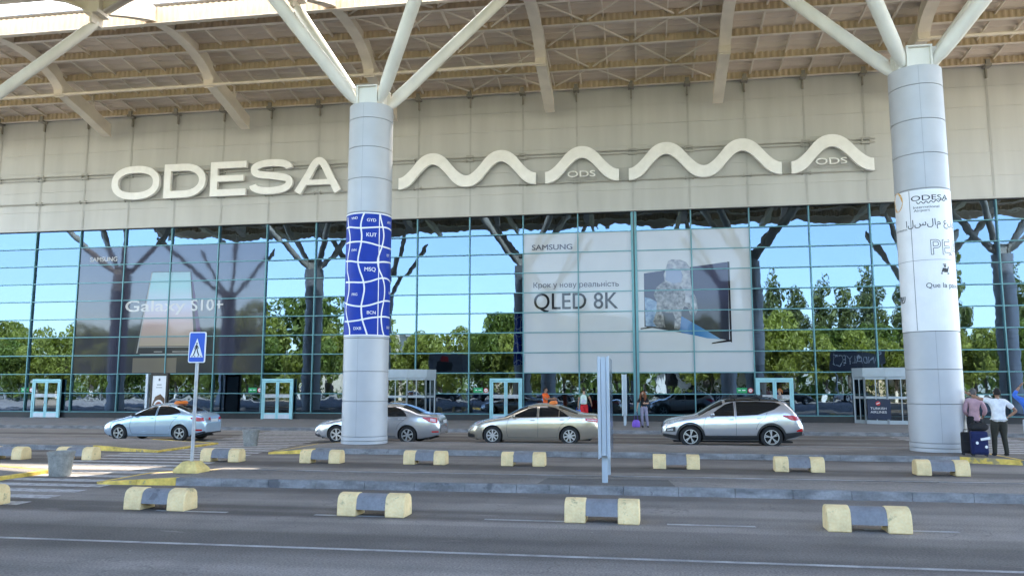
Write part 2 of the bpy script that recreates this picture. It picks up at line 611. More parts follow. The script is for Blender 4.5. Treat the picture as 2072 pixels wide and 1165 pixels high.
def island(stations, paint):
    """stations: (x, y_far, y_near, z_top); paint: x-ranges painted yellow on the near kerb"""
    kw = 0.16
    def at(x):
        for a, b in zip(stations, stations[1:]):
            if a[0] <= x <= b[0]:
                t = (x - a[0]) / (b[0] - a[0])
                return [a[k] + (b[k] - a[k]) * t for k in range(4)]
        return list(stations[-1] if x > stations[-1][0] else stations[0])
    xs = [s[0] for s in stations]
    top, kb, yk = G(), G(), G()
    for a, b in zip(stations, stations[1:]):
        top.add([(a[0], a[2] + kw, a[3]), (b[0], b[2] + kw, b[3]), (b[0], b[1] - kw, b[3]), (a[0], a[1] - kw, a[3])], [(0, 1, 2, 3)])
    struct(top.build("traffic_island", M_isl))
    x = xs[0]
    cuts = sorted(set([xs[0], xs[-1]] + xs[1:-1] + [p for r in paint for p in r if xs[0] < p < xs[-1]]))
    grid = []
    for a, b in zip(cuts, cuts[1:]):
        n = max(1, round((b - a) / 1.0))
        grid += [a + (b - a) * k / n for k in range(n)]
    grid.append(cuts[-1])
    for a, b in zip(grid, grid[1:]):
        A, B = at(a), at(b)
        mid = (a + b) / 2
        yel = any(r[0] <= mid <= r[1] for r in paint)
        g = yk if yel else kb
        j = random.uniform(-0.006, 0.006)
        gap = 0.004
        for (i0, sgn) in ((2, 1), (1, -1)):
            gg = g if i0 == 2 else (yk if yel else kb)
            y0a, y0b = A[i0], B[i0]
            za, zb = A[3] + 0.004 + j, B[3] + 0.004 + j
            x0, x1 = a + gap, b - gap
            vs = [(x0, y0a, -0.01), (x1, y0b, -0.01), (x1, y0b + sgn * kw, -0.01), (x0, y0a + sgn * kw, -0.01),
                  (x0, y0a + sgn * 0.015, za), (x1, y0b + sgn * 0.015, zb), (x1, y0b + sgn * kw, zb), (x0, y0a + sgn * kw, za)]
            gg.add(vs, [(0, 1, 5, 4), (4, 5, 6, 7), (3, 7, 6, 2), (0, 4, 7, 3), (1, 2, 6, 5)] if sgn > 0 else
                   [(1, 0, 4, 5), (5, 4, 7, 6), (7, 3, 2, 6), (4, 0, 3, 7), (2, 1, 5, 6)])
    # the two ends
    for s, sg in ((stations[0], -1), (stations[-1], 1)):
        if abs(s[0]) < 55:
            yk.add([(s[0], s[2], -0.01), (s[0], s[1], -0.01), (s[0], s[1], s[3] + 0.006), (s[0], s[2], s[3] + 0.006),
                    (s[0] - sg * 0.14, s[2], s[3] + 0.008), (s[0] - sg * 0.14, s[1], s[3] + 0.008)], [(0, 1, 2, 3), (3, 2, 5, 4)])
    struct(kb.build("island_kerb", M_kerb))
    if yk.v:
        o = struct(yk.build("painted_kerb", M_ykerb))
        fix_normals(o)
island([(-70, -17.15, -20.35, .15), (-17.1, -17.15, -20.35, .15), (-14.6, -17.2, -20.75, .05)], [(-17.1, -14.6)])
island([(-11.0, -17.1, -20.75, .05), (-9.7, -17.0, -20.35, .15), (8.3, -17.1, -20.35, .15), (9.7, -17.2, -20.9, .12)], [(-11, -9.7), (8.3, 9.6)])
island([(14.2, -17.6, -20.6, .1), (16, -17.5, -20.35, .15), (70, -17.5, -20.35, .15)], [(14.2, 16)])
island([(-70, -26.3, -28.1, .15), (-15.2, -26.3, -28.1, .15), (-13.6, -26.4, -28.1, .07)], [(-15.2, -13.6)])
island([(-11.1, -26.4, -28.2, .05), (-9.4, -26.3, -28.1, .15), (70, -26.3, -28.2, .15)], [(-11.1, -9.4)])
# white edge line on the far side of the near island, lane lines, sunlit kerb edge painted as pale strips
g = G()
def mark(x0, x1, y, w_=0.11, z=0.004):
    g.add([(x0, y - w_ / 2, z), (x1, y - w_ / 2, z), (x1, y + w_ / 2, z), (x0, y + w_ / 2, z)], [(0, 1, 2, 3)])
mark(-9.0, 60, -26.38, 0.10, 0.1595)
x = -59.5
while x < 60:
    if not (-15 < x < -9.3):
        mark(x, x + 1.25, -31.17)
    x += 2.72
mark(-60, 60, -33.62, 0.10)
for x0, x1, y in ((-32.6, -31.5, -9.3), (-31.3, -29.0, -9.3), (-24.4, -22.8, -11.45), (-26, -24.6, -14.1), (-20.9, -19.9, -14.1), (-27, -22.9, -16.9),  # first two dashes are sunlight on the kerb, put in as pale paint
                  (-1, 1.5, -12.6), (5.3, 8, -13.2), (12, 14, -13.2)):
    mark(x0, x1, y, 0.10)
mark(-38, -23, -8.705, 0.12, 0.157)  # this strip and the next paint the kerb top's sunlit edge
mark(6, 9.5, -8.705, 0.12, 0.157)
struct(g.build("lane_marking_and_sunlit_kerb", mat("faded_line_and_kerb_light_paint", (0.33, 0.325, 0.32), rough=0.8, var=0.3, scale=4, bump=0.2, bscale=50, fine=0.5)))
g = G()
def zebra(y0, y1, xl, xr, step=0.8, wd=0.4):
    y = y0
    while y > y1:
        a, b = xl(y), xr(y)
        a2, b2 = xl(y - wd), xr(y - wd)
        g.add([(a2, y - wd, .004), (b2, y - wd, .004), (b, y, .004), (a, y, .004)], [(0, 1, 2, 3)])
        y -= step
XL = lambda y: -16.55 - 0.085 * (y + 9)
XR = lambda y: XL(y) + 4.15
zebra(-9.1, -17.6, XL, XR); zebra(-17.8, -32.3, XL, XR)
zebra(-9.4, -17.4, lambda y: 9.7 - 0.02 * (y + 9), lambda y: 14.0)
zebra(-20.9, -32, lambda y: 10.2, lambda y: 14.2)
struct(g.build("crosswalk", M_white))
# square patch of newer asphalt round the signboard's foot
struct(G().add([(-2.0, -27.9, .1545), (0.6, -27.9, .1545), (0.5, -26.9, .1545), (-1.9, -26.9, .1545)], [(0, 1, 2, 3)]).build("asphalt_patch", asphalt("patch_asphalt", (0.14, 0.13, 0.12), 0.1)))

# ------------------------------------------------------------------ terminal building
W0, X0 = 3.0653, -37.0003
MX = lambda i: X0 + W0 * i
ZT, RH = 11.569, 1.104
ROWS = [ZT - RH * k for k in range(9)] + [1.60, 0.499]
I0, I1 = -5, 22
bld = thing("terminal_building", "airport terminal with pale panelled upper wall above a mirrored blue glass front", "building", (0, 0, 0))
# upper wall: panels with open joints in front of a backing sheet
g = G()
g.box(MX(I0), MX(I1), 0.06, 0.30, ZT + 0.02, 19.3, 1)
hs = [ZT + 0.10, 12.80, 14.05, 15.30, 16.50, 17.60, 18.72]
for i in range(I0, I1):
    for a, b in zip(hs, hs[1:]):
        j = random.uniform(-0.003, 0.003)
        g.box(MX(i) + .012, MX(i + 1) - .012, -0.02 + j, 0.058, a + .004, b - .004, 0)
g.build("wall", [M_clad, M_joint], bld)
g = G()
for i in range(I0, I1 + 1):
    g.box(MX(i) - .045, MX(i) + .045, -0.032, -0.0265, ZT + .1, 18.72)
    for dx in (-0.045, 0.045):
        g.box(MX(i) + dx - .006, MX(i) + dx + .006, -0.040, -0.033, ZT + .1, 18.72)
g.build("joint_strip", mat("joint_strip_paint", (0.43, 0.425, 0.41), rough=0.5, var=0.05), bld)
g = G()
g.box(MX(I0), MX(I1), -0.13, 0.05, ZT - .02, ZT + .085, 0)
g.box(MX(I0), MX(I1), -0.16, -0.131, ZT - .035, ZT + .0, 1)
g.build("drip_sill", [M_clad, M_dark], bld)
# glazing: one window per bay, each pane set very slightly out of true
for i in range(I0, I1):
    g = G()
    for a, b in zip(ROWS[1:], ROWS):
        tx, tz = random.gauss(0, 0.0011), random.gauss(0, 0.0011)
        x0, x1 = MX(i), MX(i + 1)
        n = 6
        vs, fs = [], []
        for kz in range(n + 1):
            for kx in range(n + 1):
                u, v = kx / n - .5, kz / n - .5
                pil = 0.0016 * (1 - 4 * u * u) * (1 - 4 * v * v)
                vs.append((x0 + (u + .5) * (x1 - x0), u * (x1 - x0) * tx + v * (b - a) * tz + pil, a + (v + .5) * (b - a)))
        for kz in range(n):
            for kx in range(n):
                q = kz * (n + 1) + kx
                fs.append((q, q + 1, q + n + 2, q + n + 1))
        g.add(vs, fs)
    g.build("window", M_glass, bld, smooth=60)
for i in range(I0, I1 + 1):
    wd = 0.16 if i == 12 else 0.032
    G().box(MX(i) - wd, MX(i) + wd, -0.125, 0.12, 0.499, ZT - .04).build("mullion", M_mull, bld, bevel=0.008)
    if i == 12:
        G().box(MX(i) - .03, MX(i) + .03, -0.135, -0.1255, 0.499, ZT - .04).build("mullion_groove", M_dark, bld)
for k, z in enumerate(ROWS[1:]):
    G().box(MX(I0), MX(I1), -0.105, 0.10, z - .026, z + .026).build("transom", M_mull, bld)
G().box(MX(I0), MX(I1), -0.02, 0.14, 0.15, 0.47).build("plinth", M_black, bld)
g = G()
g.box(MX(I0), MX(I1), 0.35, 15, 0.10, 0.152)
g.build("interior_floor", mat("hall_floor", (0.20, 0.20, 0.20), rough=0.35, var=0.1), bld)
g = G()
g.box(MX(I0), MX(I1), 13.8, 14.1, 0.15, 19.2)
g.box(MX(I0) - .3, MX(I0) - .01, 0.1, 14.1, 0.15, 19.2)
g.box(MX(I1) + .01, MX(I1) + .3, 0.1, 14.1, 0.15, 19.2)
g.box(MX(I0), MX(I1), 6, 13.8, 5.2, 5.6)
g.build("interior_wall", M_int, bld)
G().box(MX(I0) - .3, MX(I1) + .3, 0.31, 60, 19.2, 19.5).build("roof", M_deck, bld)
g = G()
for k in range(10):
    x = MX(0) + k * 6.13 + 1.5
    g.lathe([(0.4, 0.15), (0.4, 11)], 16, (x, 7, 0))
g.build("interior_column", mat("hall_column", (0.22, 0.23, 0.25), rough=0.5), bld)
# hinged glass doors
M_dglass = mirror_glass("door_glass", (0.75, 0.88, 0.95), 0.14, (0.22, 0.27, 0.29), 0.001)
def door(x0, x1):
    z1 = 2.44
    g = G()
    t = 0.10
    y0, y1 = -0.26, -0.13
    g.box(x0, x0 + t, y0, y1, .15, z1); g.box(x1 - t, x1, y0, y1, .15, z1)
    g.box(x0 + t, x1 - t, y0, y1, z1 - .13, z1)
    f = g.build("door", M_door, bld, bevel=0.008)
    xm = (x0 + x1) / 2
    for a, b in ((x0 + t + .01, xm - .008), (xm + .008, x1 - t - .01)):
        l = G()
        s = 0.085
        ya, yb = y0 + .02, y1 - .02
        l.box(a, a + s, ya, yb, .17, z1 - .14); l.box(b - s, b, ya, yb, .17, z1 - .14)
        l.box(a + s, b - s, ya, yb, .17, .42, 1); l.box(a + s, b - s, ya, yb, .42, .50); l.box(a + s, b - s, ya, yb, z1 - .22, z1 - .14)
        l.box(a + s, b - s, ya + .005, yb - .005, 1.36, 1.56, 2)
        l.box(a + s - .01, b - s + .01, ya + .04, ya + .05, .5, 1.36, 3); l.box(a + s - .01, b - s + .01, ya + .04, ya + .05, 1.56, z1 - .22, 3)
        l.build("door_leaf", [M_door, M_alu, M_galv, M_dglass], f)
        hx = b - .04 if a < xm - .3 else a + .04
        G().tube([(hx, ya, 1.0), (hx, ya - .06, 1.02), (hx, ya - .06, 1.38), (hx, ya, 1.4)], .014, 6).build("handle", M_alu, f, smooth=50)
DOORS = [(-36.4, -34.5), (-21.55, -19.65), (-8.2, -6.4), (5.93, 7.8)]
M_green = mat("green_sign", (0.01, 0.30, 0.10), rough=0.4)
M_red = mat("red_sign", (0.55, 0.03, 0.03), rough=0.4)
for x0, x1 in DOORS:
    door(x0, x1)
    s = G()
    xs = x0 - 0.95
    s.box(xs, xs + .52, -0.012, -0.008, 1.66, 1.93, 0)
    s.box(xs + .08, xs + .2, -0.016, -0.0125, 1.78, 1.82, 1); s.box(xs + .28, xs + .44, -0.016, -0.0125, 1.78, 1.82, 1)
    s.build("exit_sign", [M_green, M_whitep], bld)
    s = G()
    s.lathe([(.13, 0), (.13, .004)], 20, (xs + .70, -0.012, 1.79), 0, 'y'); s.lathe([(.095, 0), (.095, .003)], 20, (xs + .70, -0.0155, 1.79), 1, 'y')
    s.box(xs + .65, xs + .75, -0.019, -0.0157, 1.775, 1.805, 0)
    s.build("round_sticker", [M_red, M_whitep], bld)
# faceted revolving doors
M_valu = mat("grey_door_aluminium", (0.36, 0.40, 0.44), rough=0.4, metal=0.3, var=0.05)
def revolving(xc, rad, depth):
    n = 6
    pts = []
    for k in range(n + 1):
        t = math.pi + math.pi * k / n
        pts.append((xc + rad * math.cos(t), -0.10 + depth * math.sin(t)))
    root = G()
    po = [(x, y) for x, y in pts]
    root.prism([(xc - rad - .06, -0.06)] + [(xc + (x - xc) * 1.03, -0.1 + (y + .1) * 1.06) for x, y in po] + [(xc + rad + .06, -0.06)], lambda u, v, d: (u, v, d), 2.46, 2.93)
    f = root.build("revolving_door", M_valu, bld, bevel=0.01)
    fix_normals(f)
    fr, gl = G(), G()
    for (xa, ya), (xb, yb) in zip(pts, pts[1:]):
        for e, (x_, y_) in ((0, (xa, ya)), (1, (xb, yb))):
            fr.tube([(x_, y_, .15), (x_, y_, 2.46)], .055, 6)
        d = Vector((xb - xa, yb - ya, 0))
        A, B = Vector((xa, ya, 0)), Vector((xb, yb, 0))
        for z, h in ((.24, .18), (2.40, .1), (1.45, .12)):
            fr.bar(A + Vector((0, 0, z)), B + Vector((0, 0, z)), .05, h)
        m_ = (A + B) / 2
        fr.bar(m_ + Vector((0, 0, .15)), m_ + Vector((0, 0, 2.46)), .04, .05)
        gl.add([(xa, ya + .01, .3), (xb, yb + .01, .3), (xb, yb + .01, 2.4), (xa, ya + .01, 2.4)], [(0, 1, 2, 3)])
    fr.build("frame", M_valu, f)
    gl.build("pane", M_dglass, f)
    return f, pts
revolving(-13.9, 2.55, 1.2)
rd2, rp = revolving(13.35, 2.55, 1.25)
# airline poster on the second facet of the right revolving door
a, b = Vector((rp[1][0], rp[1][1], 0)), Vector((rp[2][0], rp[2][1], 0))
dv = (b - a).normalized()
nv = Vector((dv.y, -dv.x, 0)) * 0.05
def onface(u, v, d=0):
    p = a + dv * u + nv * (1 + d)
    return (p.x, p.y, v)
M_navy = mat("navy_print", (0.012, 0.022, 0.06), rough=0.3, var=0.15)
g = G()
g.add([onface(.10, .38), onface(1.18, .38), onface(1.18, 1.36), onface(.10, 1.36)], [(0, 1, 2, 3)], 0)
for body, z in (("TURKISH", .86), ("AIRLINES", .68)):
    vs, fs = text2d(body, .12, 0.01)
    vs = fit_text(vs, .74)
    g.add([onface(.24 + u, z + v, .12) for u, v in vs], fs, 1)
ring = [(.61 + .11 * math.cos(t * math.pi / 10), 1.16 + .11 * math.sin(t * math.pi / 10)) for t in range(20)]
g.add([onface(u, v, .1) for u, v in ring], [tuple(range(20))], 2)
g.add([onface(u, v, .14) for u, v in [(.54, 1.12), (.66, 1.16), (.70, 1.22), (.60, 1.19), (.52, 1.15)]], [(0, 1, 2, 3, 4)], 1)
g.build("airline_poster", [M_navy, M_whitep, M_red], rd2)
# sign rails with little box brackets
for z, zo in ((15.02, .06), (13.32, .06)):
    g = G()
    g.box(-40, 12.5, -0.20, -0.14, z - .03, z + .03)
    g.box(-40, 12.5, -0.20, -0.14, z - .21, z - .17) if z > 14 else None
    for i in range(-1, 17):
        g.box(MX(i) - .22, MX(i) - .18, -0.20, -0.02, z - .26 if z > 14 else z - .09, z + .10)
        g.box(MX(i) + .18, MX(i) + .22, -0.20, -0.02, z - .26 if z > 14 else z - .09, z + .10)
        if z > 14:
            g.box(MX(i) - .18, MX(i) + .18, -0.205, -0.17, z + .06, z + .10); g.box(MX(i) - .18, MX(i) + .18, -0.205, -0.17, z - .26, z - .22)
    g.build("sign_rail", M_joint, bld)
# brackets at the head of the wall
for i in range(I0 + 1, I1):
    g = G()
    g.box(MX(i) - .16, MX(i) + .16, -0.5, -0.02, 18.52, 18.66)
    g.box(MX(i) - .04, MX(i) + .04, -0.16, -0.02, 18.0, 18.52)
    g.box(MX(i) - .10, MX(i) + .10, -0.45, -0.3, 18.66, 18.9)
    g.build("wall_bracket", mat("dark_bracket_steel", (0.30, 0.28, 0.24), rough=0.6), bld)

# ------------------------------------------------------------------ big lettering on the wall
M_letside = mat("letter_return", (0.55, 0.55, 0.55), rough=0.5)
F = lambda u, v, d: (u, -0.22 - d, v)
sign = thing("wall_lettering", "large cream letters ODESA fixed on the upper wall left of the poster column", "sign", (-24.4, -0.3, 13.2))
def put(g, name, root, mats=M_letter, sm=None):
    """build with world coordinates under a root that stands elsewhere"""
    L = root.location
    g.v = [(x - L.x, y - L.y, z - L.z) for x, y, z in g.v]
    o = g.build(name, mats, root, smooth=sm)
    fix_normals(o)
    return o
def oval(x0, x1, z0, z1, n=56, p=2.35):
    cx_, cz, a, b = (x0 + x1) / 2, (z0 + z1) / 2, (x1 - x0) / 2, (z1 - z0) / 2
    out = []
    for k in range(n):
        t = 2 * math.pi * k / n
        c, s = math.cos(t), math.sin(t)
        out.append((cx_ + a * abs(c) ** (2 / p) * (1 if c > 0 else -1), cz + b * abs(s) ** (2 / p) * (1 if s > 0 else -1)))
    return out
ST, DP = 0.43, 0.22
h0, h1 = 13.28, 15.37
put(G().ribbon(oval(-31.82 + ST / 2, -28.62 - ST / 2, h0 + ST / 2, h1 - ST / 2), ST, F, 0, DP, True), "letter", sign, sm=40)
g = G()
p = [(-28.10 , h1 - ST / 2), (-28.10, h0 + ST / 2)]
arc = [(-27.1 + 1.3 * math.sin(t * math.pi / 16) ** .8, (h0 + h1) / 2 - (h1 - h0 - ST) / 2 * math.cos(t * math.pi / 16)) for t in range(17)]
g.ribbon(p + arc, ST, F, 0, DP, True)
put(g, "letter", sign, sm=40)
g = G()
P2 = [(-25.28, h0), (-22.98, h0), (-22.98, h0 + .40), (-24.83, h0 + .40), (-24.83, 14.16), (-23.15, 14.16), (-23.15, 14.52), (-24.83, 14.52), (-24.83, h1 - .40),
      (-22.98, h1 - .40), (-22.98, h1), (-25.28, h1)]
g.prism(P2, F, 0, DP)
put(g, "letter", sign)
sp = [(-20.28, 14.80), (-20.36, 14.98), (-20.75, 15.13), (-21.4, 15.17), (-22.0, 15.12), (-22.42, 14.95), (-22.48, 14.72), (-22.25, 14.52), (-21.6, 14.42),
      (-20.9, 14.32), (-20.36, 14.18), (-20.24, 13.93), (-20.42, 13.67), (-20.85, 13.53), (-21.45, 13.48), (-22.05, 13.53), (-22.45, 13.68), (-22.55, 13.86)]
put(G().ribbon(smooth_tab(sp, 3), ST * .97, F, 0, DP), "letter", sign, sm=40)
ap = [(-19.72, h0), (-19.05, 14.35), (-18.80, 14.82), (-18.60, 15.08), (-18.42, 15.155), (-18.24, 15.08), (-18.04, 14.82), (-17.80, 14.35), (-17.22, h0)]
g = G().ribbon(smooth_tab(ap, 3), ST, F, 0, DP)
g.box(-19.14, -17.72, -0.22 - DP + .003, -0.223, 13.72, 14.03)
put(g, "letter", sign, sm=40)
wsign = thing("wave_sign", "row of cream wave shaped letters on the upper wall between the two columns", "sign", (-0.6, -0.3, 13.2))
def wave(x0, x1, ncrest):
    """the wave is a thick band: starts and ends low, with upright cut ends"""
    half = (x1 - x0) / (2 * ncrest)
    L, U = [], []
    n = 28 * ncrest
    zlo, zhi = 13.56, 14.95
    for k in range(n + 1):
        x_ = x0 + (x1 - x0) * k / n
        ph = (x_ - x0) / half
        c = -math.cos(math.pi * ph)
        zc = (zlo + zhi) / 2 + (zhi - zlo) / 2 * (abs(c) ** .92) * (1 if c > 0 else -1)
        sl_ = (zhi - zlo) / 2 * math.pi / half * math.sin(math.pi * ph)
        th = 0.325 * math.sqrt(1 + sl_ * sl_ * 0.80)
        L.append((x_, zc - th)); U.append((x_, zc + th))
    g = G()
    m_ = len(L)
    vs = [F(*q, d) for d in (0, DP) for S in (L, U) for q in S]
    fs = []
    for i in range(m_ - 1):
        fs += [(i, i + 1, m_ + i + 1, m_ + i), (2 * m_ + i, 3 * m_ + i, 3 * m_ + i + 1, 2 * m_ + i + 1), (i, 2 * m_ + i, 2 * m_ + i + 1, i + 1), (m_ + i, m_ + i + 1, 3 * m_ + i + 1, 3 * m_ + i)]
    fs += [(0, m_, 3 * m_, 2 * m_), (m_ - 1, 3 * m_ - 1, 4 * m_ - 1, 2 * m_ - 1)]
    g.add(vs, fs)
    put(g, "wave_letter", wsign, sm=35)
wave(-13.55, -5.58, 2); wave(-5.05, -0.96, 1); wave(-0.42, 7.66, 2); wave(8.17, 12.32, 1)
for xa, xb, z in ((-3.80, -2.26, 13.56), (9.42, 11.0, 13.68)):
    vs, fs = text2d("ODS", .36, 0.012)
    vs = fit_text(vs, xb - xa)
    g = G()
    n = len(vs)
    front = [(xa + u, -0.36, z + v) for u, v in vs]
    back_ = [(xa + u, -0.24, z + v) for u, v in vs]
    ed = {}
    for f in fs:
        for i in range(len(f)):
            e = (f[i], f[(i + 1) % len(f)])
            ed[tuple(sorted(e))] = ed.get(tuple(sorted(e)), []) + [e]
    g.add(front + back_, [tuple(f) for f in fs] + [(e[0][0], n + e[0][0], n + e[0][1], e[0][1]) for e in ed.values() if len(e) == 1])
    put(g, "code_letters", wsign)
    bx = G().box(xa - .1, xb + .1, -0.238, -0.21, z - .12, z - .08)
    put(bx, "letter_rail", wsign, M_joint)

# ------------------------------------------------------------------ canopy
DECK = [(-60, 20.7), (-46, 20.7), (-36, 20.5), (-26, 20.25), (-22, 20.2), (-14, 20.2), (-10.3, 20.15), (-7.5, 20.05), (-5, 19.8), (-2.5, 19.4), (0, 19.05), (1, 18.95)]
deck = lambda y: interp(DECK, y)
can = thing("station_canopy", "cream steel canopy roof over the forecourt on arched beams with open skylight strip", "canopy", (0, -18, 0))
def cput(g, name, m, sm=None):
    L = can.location
    g.v = [(x - L.x, y - L.y, z - L.z) for x, y, z in g.v]
    return g.build(name, m, can, smooth=sm)
CX0, CX1 = -58, 42
def sheet(y0, y1, x0, x1, name, m, pitch=0.50, amp=0.075, dz=0.0):
    g = G()
    n = int((y1 - y0) / pitch * 4)
    for k in range(n + 1):
        y = y0 + (y1 - y0) * k / n
        z = deck(y) + dz + amp * (1 if (k // 2) % 2 else -1)
        g.v += [(x0, y, z), (x1, y, z)]
    g.f = [(2 * k, 2 * k + 1, 2 * k + 3, 2 * k + 2) for k in range(n)]
    g.m = [0] * n
    return cput(g, name, m)
sheet(-10.3, 0.35, CX0, CX1, "roof_sheet", M_deck)
sheet(-22.5, -13.7, CX0, CX1, "roof_sheet", M_deck)
sheet(-46.2, -25.9, CX0, CX1, "roof_sheet", M_deck)
sheet(-25.9, -22.5, CX0, CX1, "roof_sheet", M_deck)
for ya, yb in ((-13.7, -10.3),):
    sheet(ya, yb, CX0, -4.7, "skylight", M_sky, 0.3, 0.012, .15)
    sheet(ya, yb, -4.7, 13.5, "roof_sheet", M_deck)
    sheet(ya, yb, 13.5, CX1, "skylight", M_sky, 0.3, 0.012, .15)
M_purlweb = mat("ribbed_web_paint", (0.56, 0.45, 0.31), rough=0.55, var=0.08, scale=1.5)
def purlin(y, depth=0.40, z=None, fl=0.2):
    z1 = (deck(y) if z is None else z) - 0.05
    g = G()
    xs = []
    x = CX0
    k = 0
    while x < CX1:
        xs.append((x, 0.03 if (k // 2) % 2 else -0.03)); x += 0.075; k += 1
    o = len(g.v)
    for x, d in xs:
        g.v += [(x, y + d, z1 - depth), (x, y + d, z1)]
    g.f += [(2 * k, 2 * k + 2, 2 * k + 3, 2 * k + 1) for k in range(len(xs) - 1)]
    g.m += [0] * (len(xs) - 1)
    g.box(CX0, CX1, y - fl / 2, y + fl / 2, z1 - depth - .025, z1 - depth, 1)
    return cput(g, "purlin", [M_purlweb, M_steel])
for y in (-0.35, -2.3, -4.45, -6.6, -8.75):
    purlin(y)
purlin(-10.35, 0.85, fl=0.28)
for y in (-25.9, -29, -32, -35, -38, -41, -44):
    purlin(y)
# ribs across the purlins, every half bay
i = 0
x = MX(-3) + .3
while x < 34:
    g = G()
    ys = [-0.1, -2.3, -4.45, -6.6, -8.75, -10.3]
    for a, b in zip(ys, ys[1:]):
        g.bar((x, a, deck(a) - .16), (x, b, deck(b) - .16), .06 if i % 2 else .085, .12)
    cput(g, "roof_rib", M_steel)
    i += 1
    x += W0 / 2
# cross bracing between beams in two bays
def braces(xa, xb):
    ys = [-0.5, -2.3, -4.45, -6.6, -8.75, -10.3]
    n = 4
    for r, (a, b) in enumerate(zip(ys, ys[1:])):
        for k in range(n):
            u0 = xa + (xb - xa) * k / n + .12
            u1 = xa + (xb - xa) * (k + 1) / n - .12
            if (k + r) % 2:
                u0, u1 = u1, u0
            cput(G().bar((u0, a - .1, deck(a) - .33), (u1, b + .1, deck(b) - .33), .07, .07), "brace", M_steel)
braces(-13.6, -4.9); braces(-4.5, 4.2)
# arched beams
BEAM_B = [(-.85, 17.16), (-1.4, 17.28), (-3, 17.78), (-4.85, 18.28), (-5.3, 18.72), (-5.9, 19.10), (-6.7, 19.38), (-7.7, 19.55), (-8.8, 19.60), (-9.8, 19.50), (-10.7, 19.28),
          (-11.7, 18.92), (-12.7, 18.52), (-13.6, 18.15), (-14.0, 18.05), (-14.3, 18.02)]
def beam_mesh(x, pts, wd):
    g = G()
    n = len(pts)
    for y, z in pts:
        zt = min(deck(y) - .06, z + .80)
        fw = wd / 2 + .05
        g.v += [(x - wd / 2, y, z + .035), (x + wd / 2, y, z + .035), (x + wd / 2, y, zt), (x - wd / 2, y, zt), (x - fw, y, z), (x + fw, y, z), (x + fw, y, z + .035), (x - fw, y, z + .035)]
    for k in range(n - 1):
        a, b = 8 * k, 8 * k + 8
        g.f += [(a + 1, b + 1, b + 2, a + 2), (b, a, a + 3, b + 3), (a + 4, b + 4, b + 5, a + 5), (a + 5, b + 5, b + 6, a + 6), (b + 4, a + 4, a + 7, b + 7), (a + 6, b + 6, b + 7, a + 7)]
        g.m += [0] * 6
    e = 8 * (n - 1)
    g.f += [(0, 1, 2, 3), (4, 5, 6, 7), (e + 3, e + 2, e + 1, e), (e + 7, e + 6, e + 5, e + 4)]
    g.m += [0] * 4
    return g
BX = [4.4 + 9.1 * k for k in range(-6, 4)]
for x in BX:
    up = smooth_tab(BEAM_B, 3)
    g = beam_mesh(x, up, 0.46)
    # bolted splice and hanger
    g.box(x - .05, x + .05, -2.4, -2.2, 18.0, deck(-2.3) - .1)
    g.box(x - .27, x + .27, -5.16, -5.08, 18.2, 18.75); g.box(x - .27, x + .27, -5.06, -4.98, 18.14, 18.75)
    for s in (-.2, -.07, .07, .2):
        for q in (18.28, 18.62):
            g.box(x + s - .025, x + s + .025, -5.2, -4.94, q - .025, q + .025)
    # seat for the column arm
    g.box(x - .34, x + .34, -14.5, -13.7, 17.86, 18.0)
    g.box(x - .06, x + .06, -14.45, -13.75, 17.45, 17.86)
    cput(g, "arched_beam", M_steel, 40)
    mir = [(-36.4 - y, z) for y, z in up][::-1]
    g = beam_mesh(x, [(y, min(z, deck(y) - .35)) for y, z in mir if y > -33.5], 0.34)
    g.box(x - .34, x + .34, -22.7, -21.9, 17.86, 18.0)
    g.box(x - .2, x + .2, -45.9, -33.5, 19.6, 19.95)
    cput(g, "arched_beam", M_steel, 40)
for y in (-13.95, -22.45):
    g = G()
    g.box(CX0, CX1, y - .09, y + .09, 19.0, 20.1); g.box(CX0, CX1, y - .2, y + .2, 18.95, 19.0); g.box(CX0, CX1, y - .2, y + .2, 20.1, 20.15)
    cput(g, "girder", M_steel)
    for x in BX:
        g = G()
        prof = [(-2.6, 18.95), (-1.9, 18.80), (-1.2, 18.52), (-.6, 18.22), (-.25, 18.03), (.25, 18.03), (.6, 18.22), (1.2, 18.52), (1.9, 18.80), (2.6, 18.95)]
        g.prism(prof, lambda u, v, d: (x + u, y + d, v), -.07, .07)
        n = len(prof)
        for (a, b), (c, d) in zip(prof, prof[1:]):
            g.add([(x + a, y - .22, b), (x + c, y - .22, d), (x + c, y + .22, d), (x + a, y + .22, b)], [(0, 1, 2, 3)])
        o = cput(g, "haunch", M_steel)
for xa, xb in ((CX0, -4.9), (13.7, CX1)):
    cput(G().tube([(xa, -5.05, 18.28), (xb, -5.05, 18.28)], .09, 8), "tie_pipe", M_steel, 50)
    cput(G().tube([(xa, -16.2, 19.2), (xb, -16.2, 19.2)], .16, 10), "drain_pipe", M_black, 50)
cput(G().box(CX0, CX1, -46.5, -46.2, 20.2, 21.0), "fascia", M_steel)
cput(G().box(CX0, CX1, -46.1, -26.0, 20.9, 21.0).box(CX0, CX1, -22.5, -13.7, 20.3, 20.4).box(CX0, CX1, -10.3, -0.4, 20.3, 20.4).box(-4.7, 13.5, -13.7, -10.3, 20.3, 20.4).box(CX0, CX1, -25.9, -22.5, 20.3, 20.4), "roof_covering", M_joint)

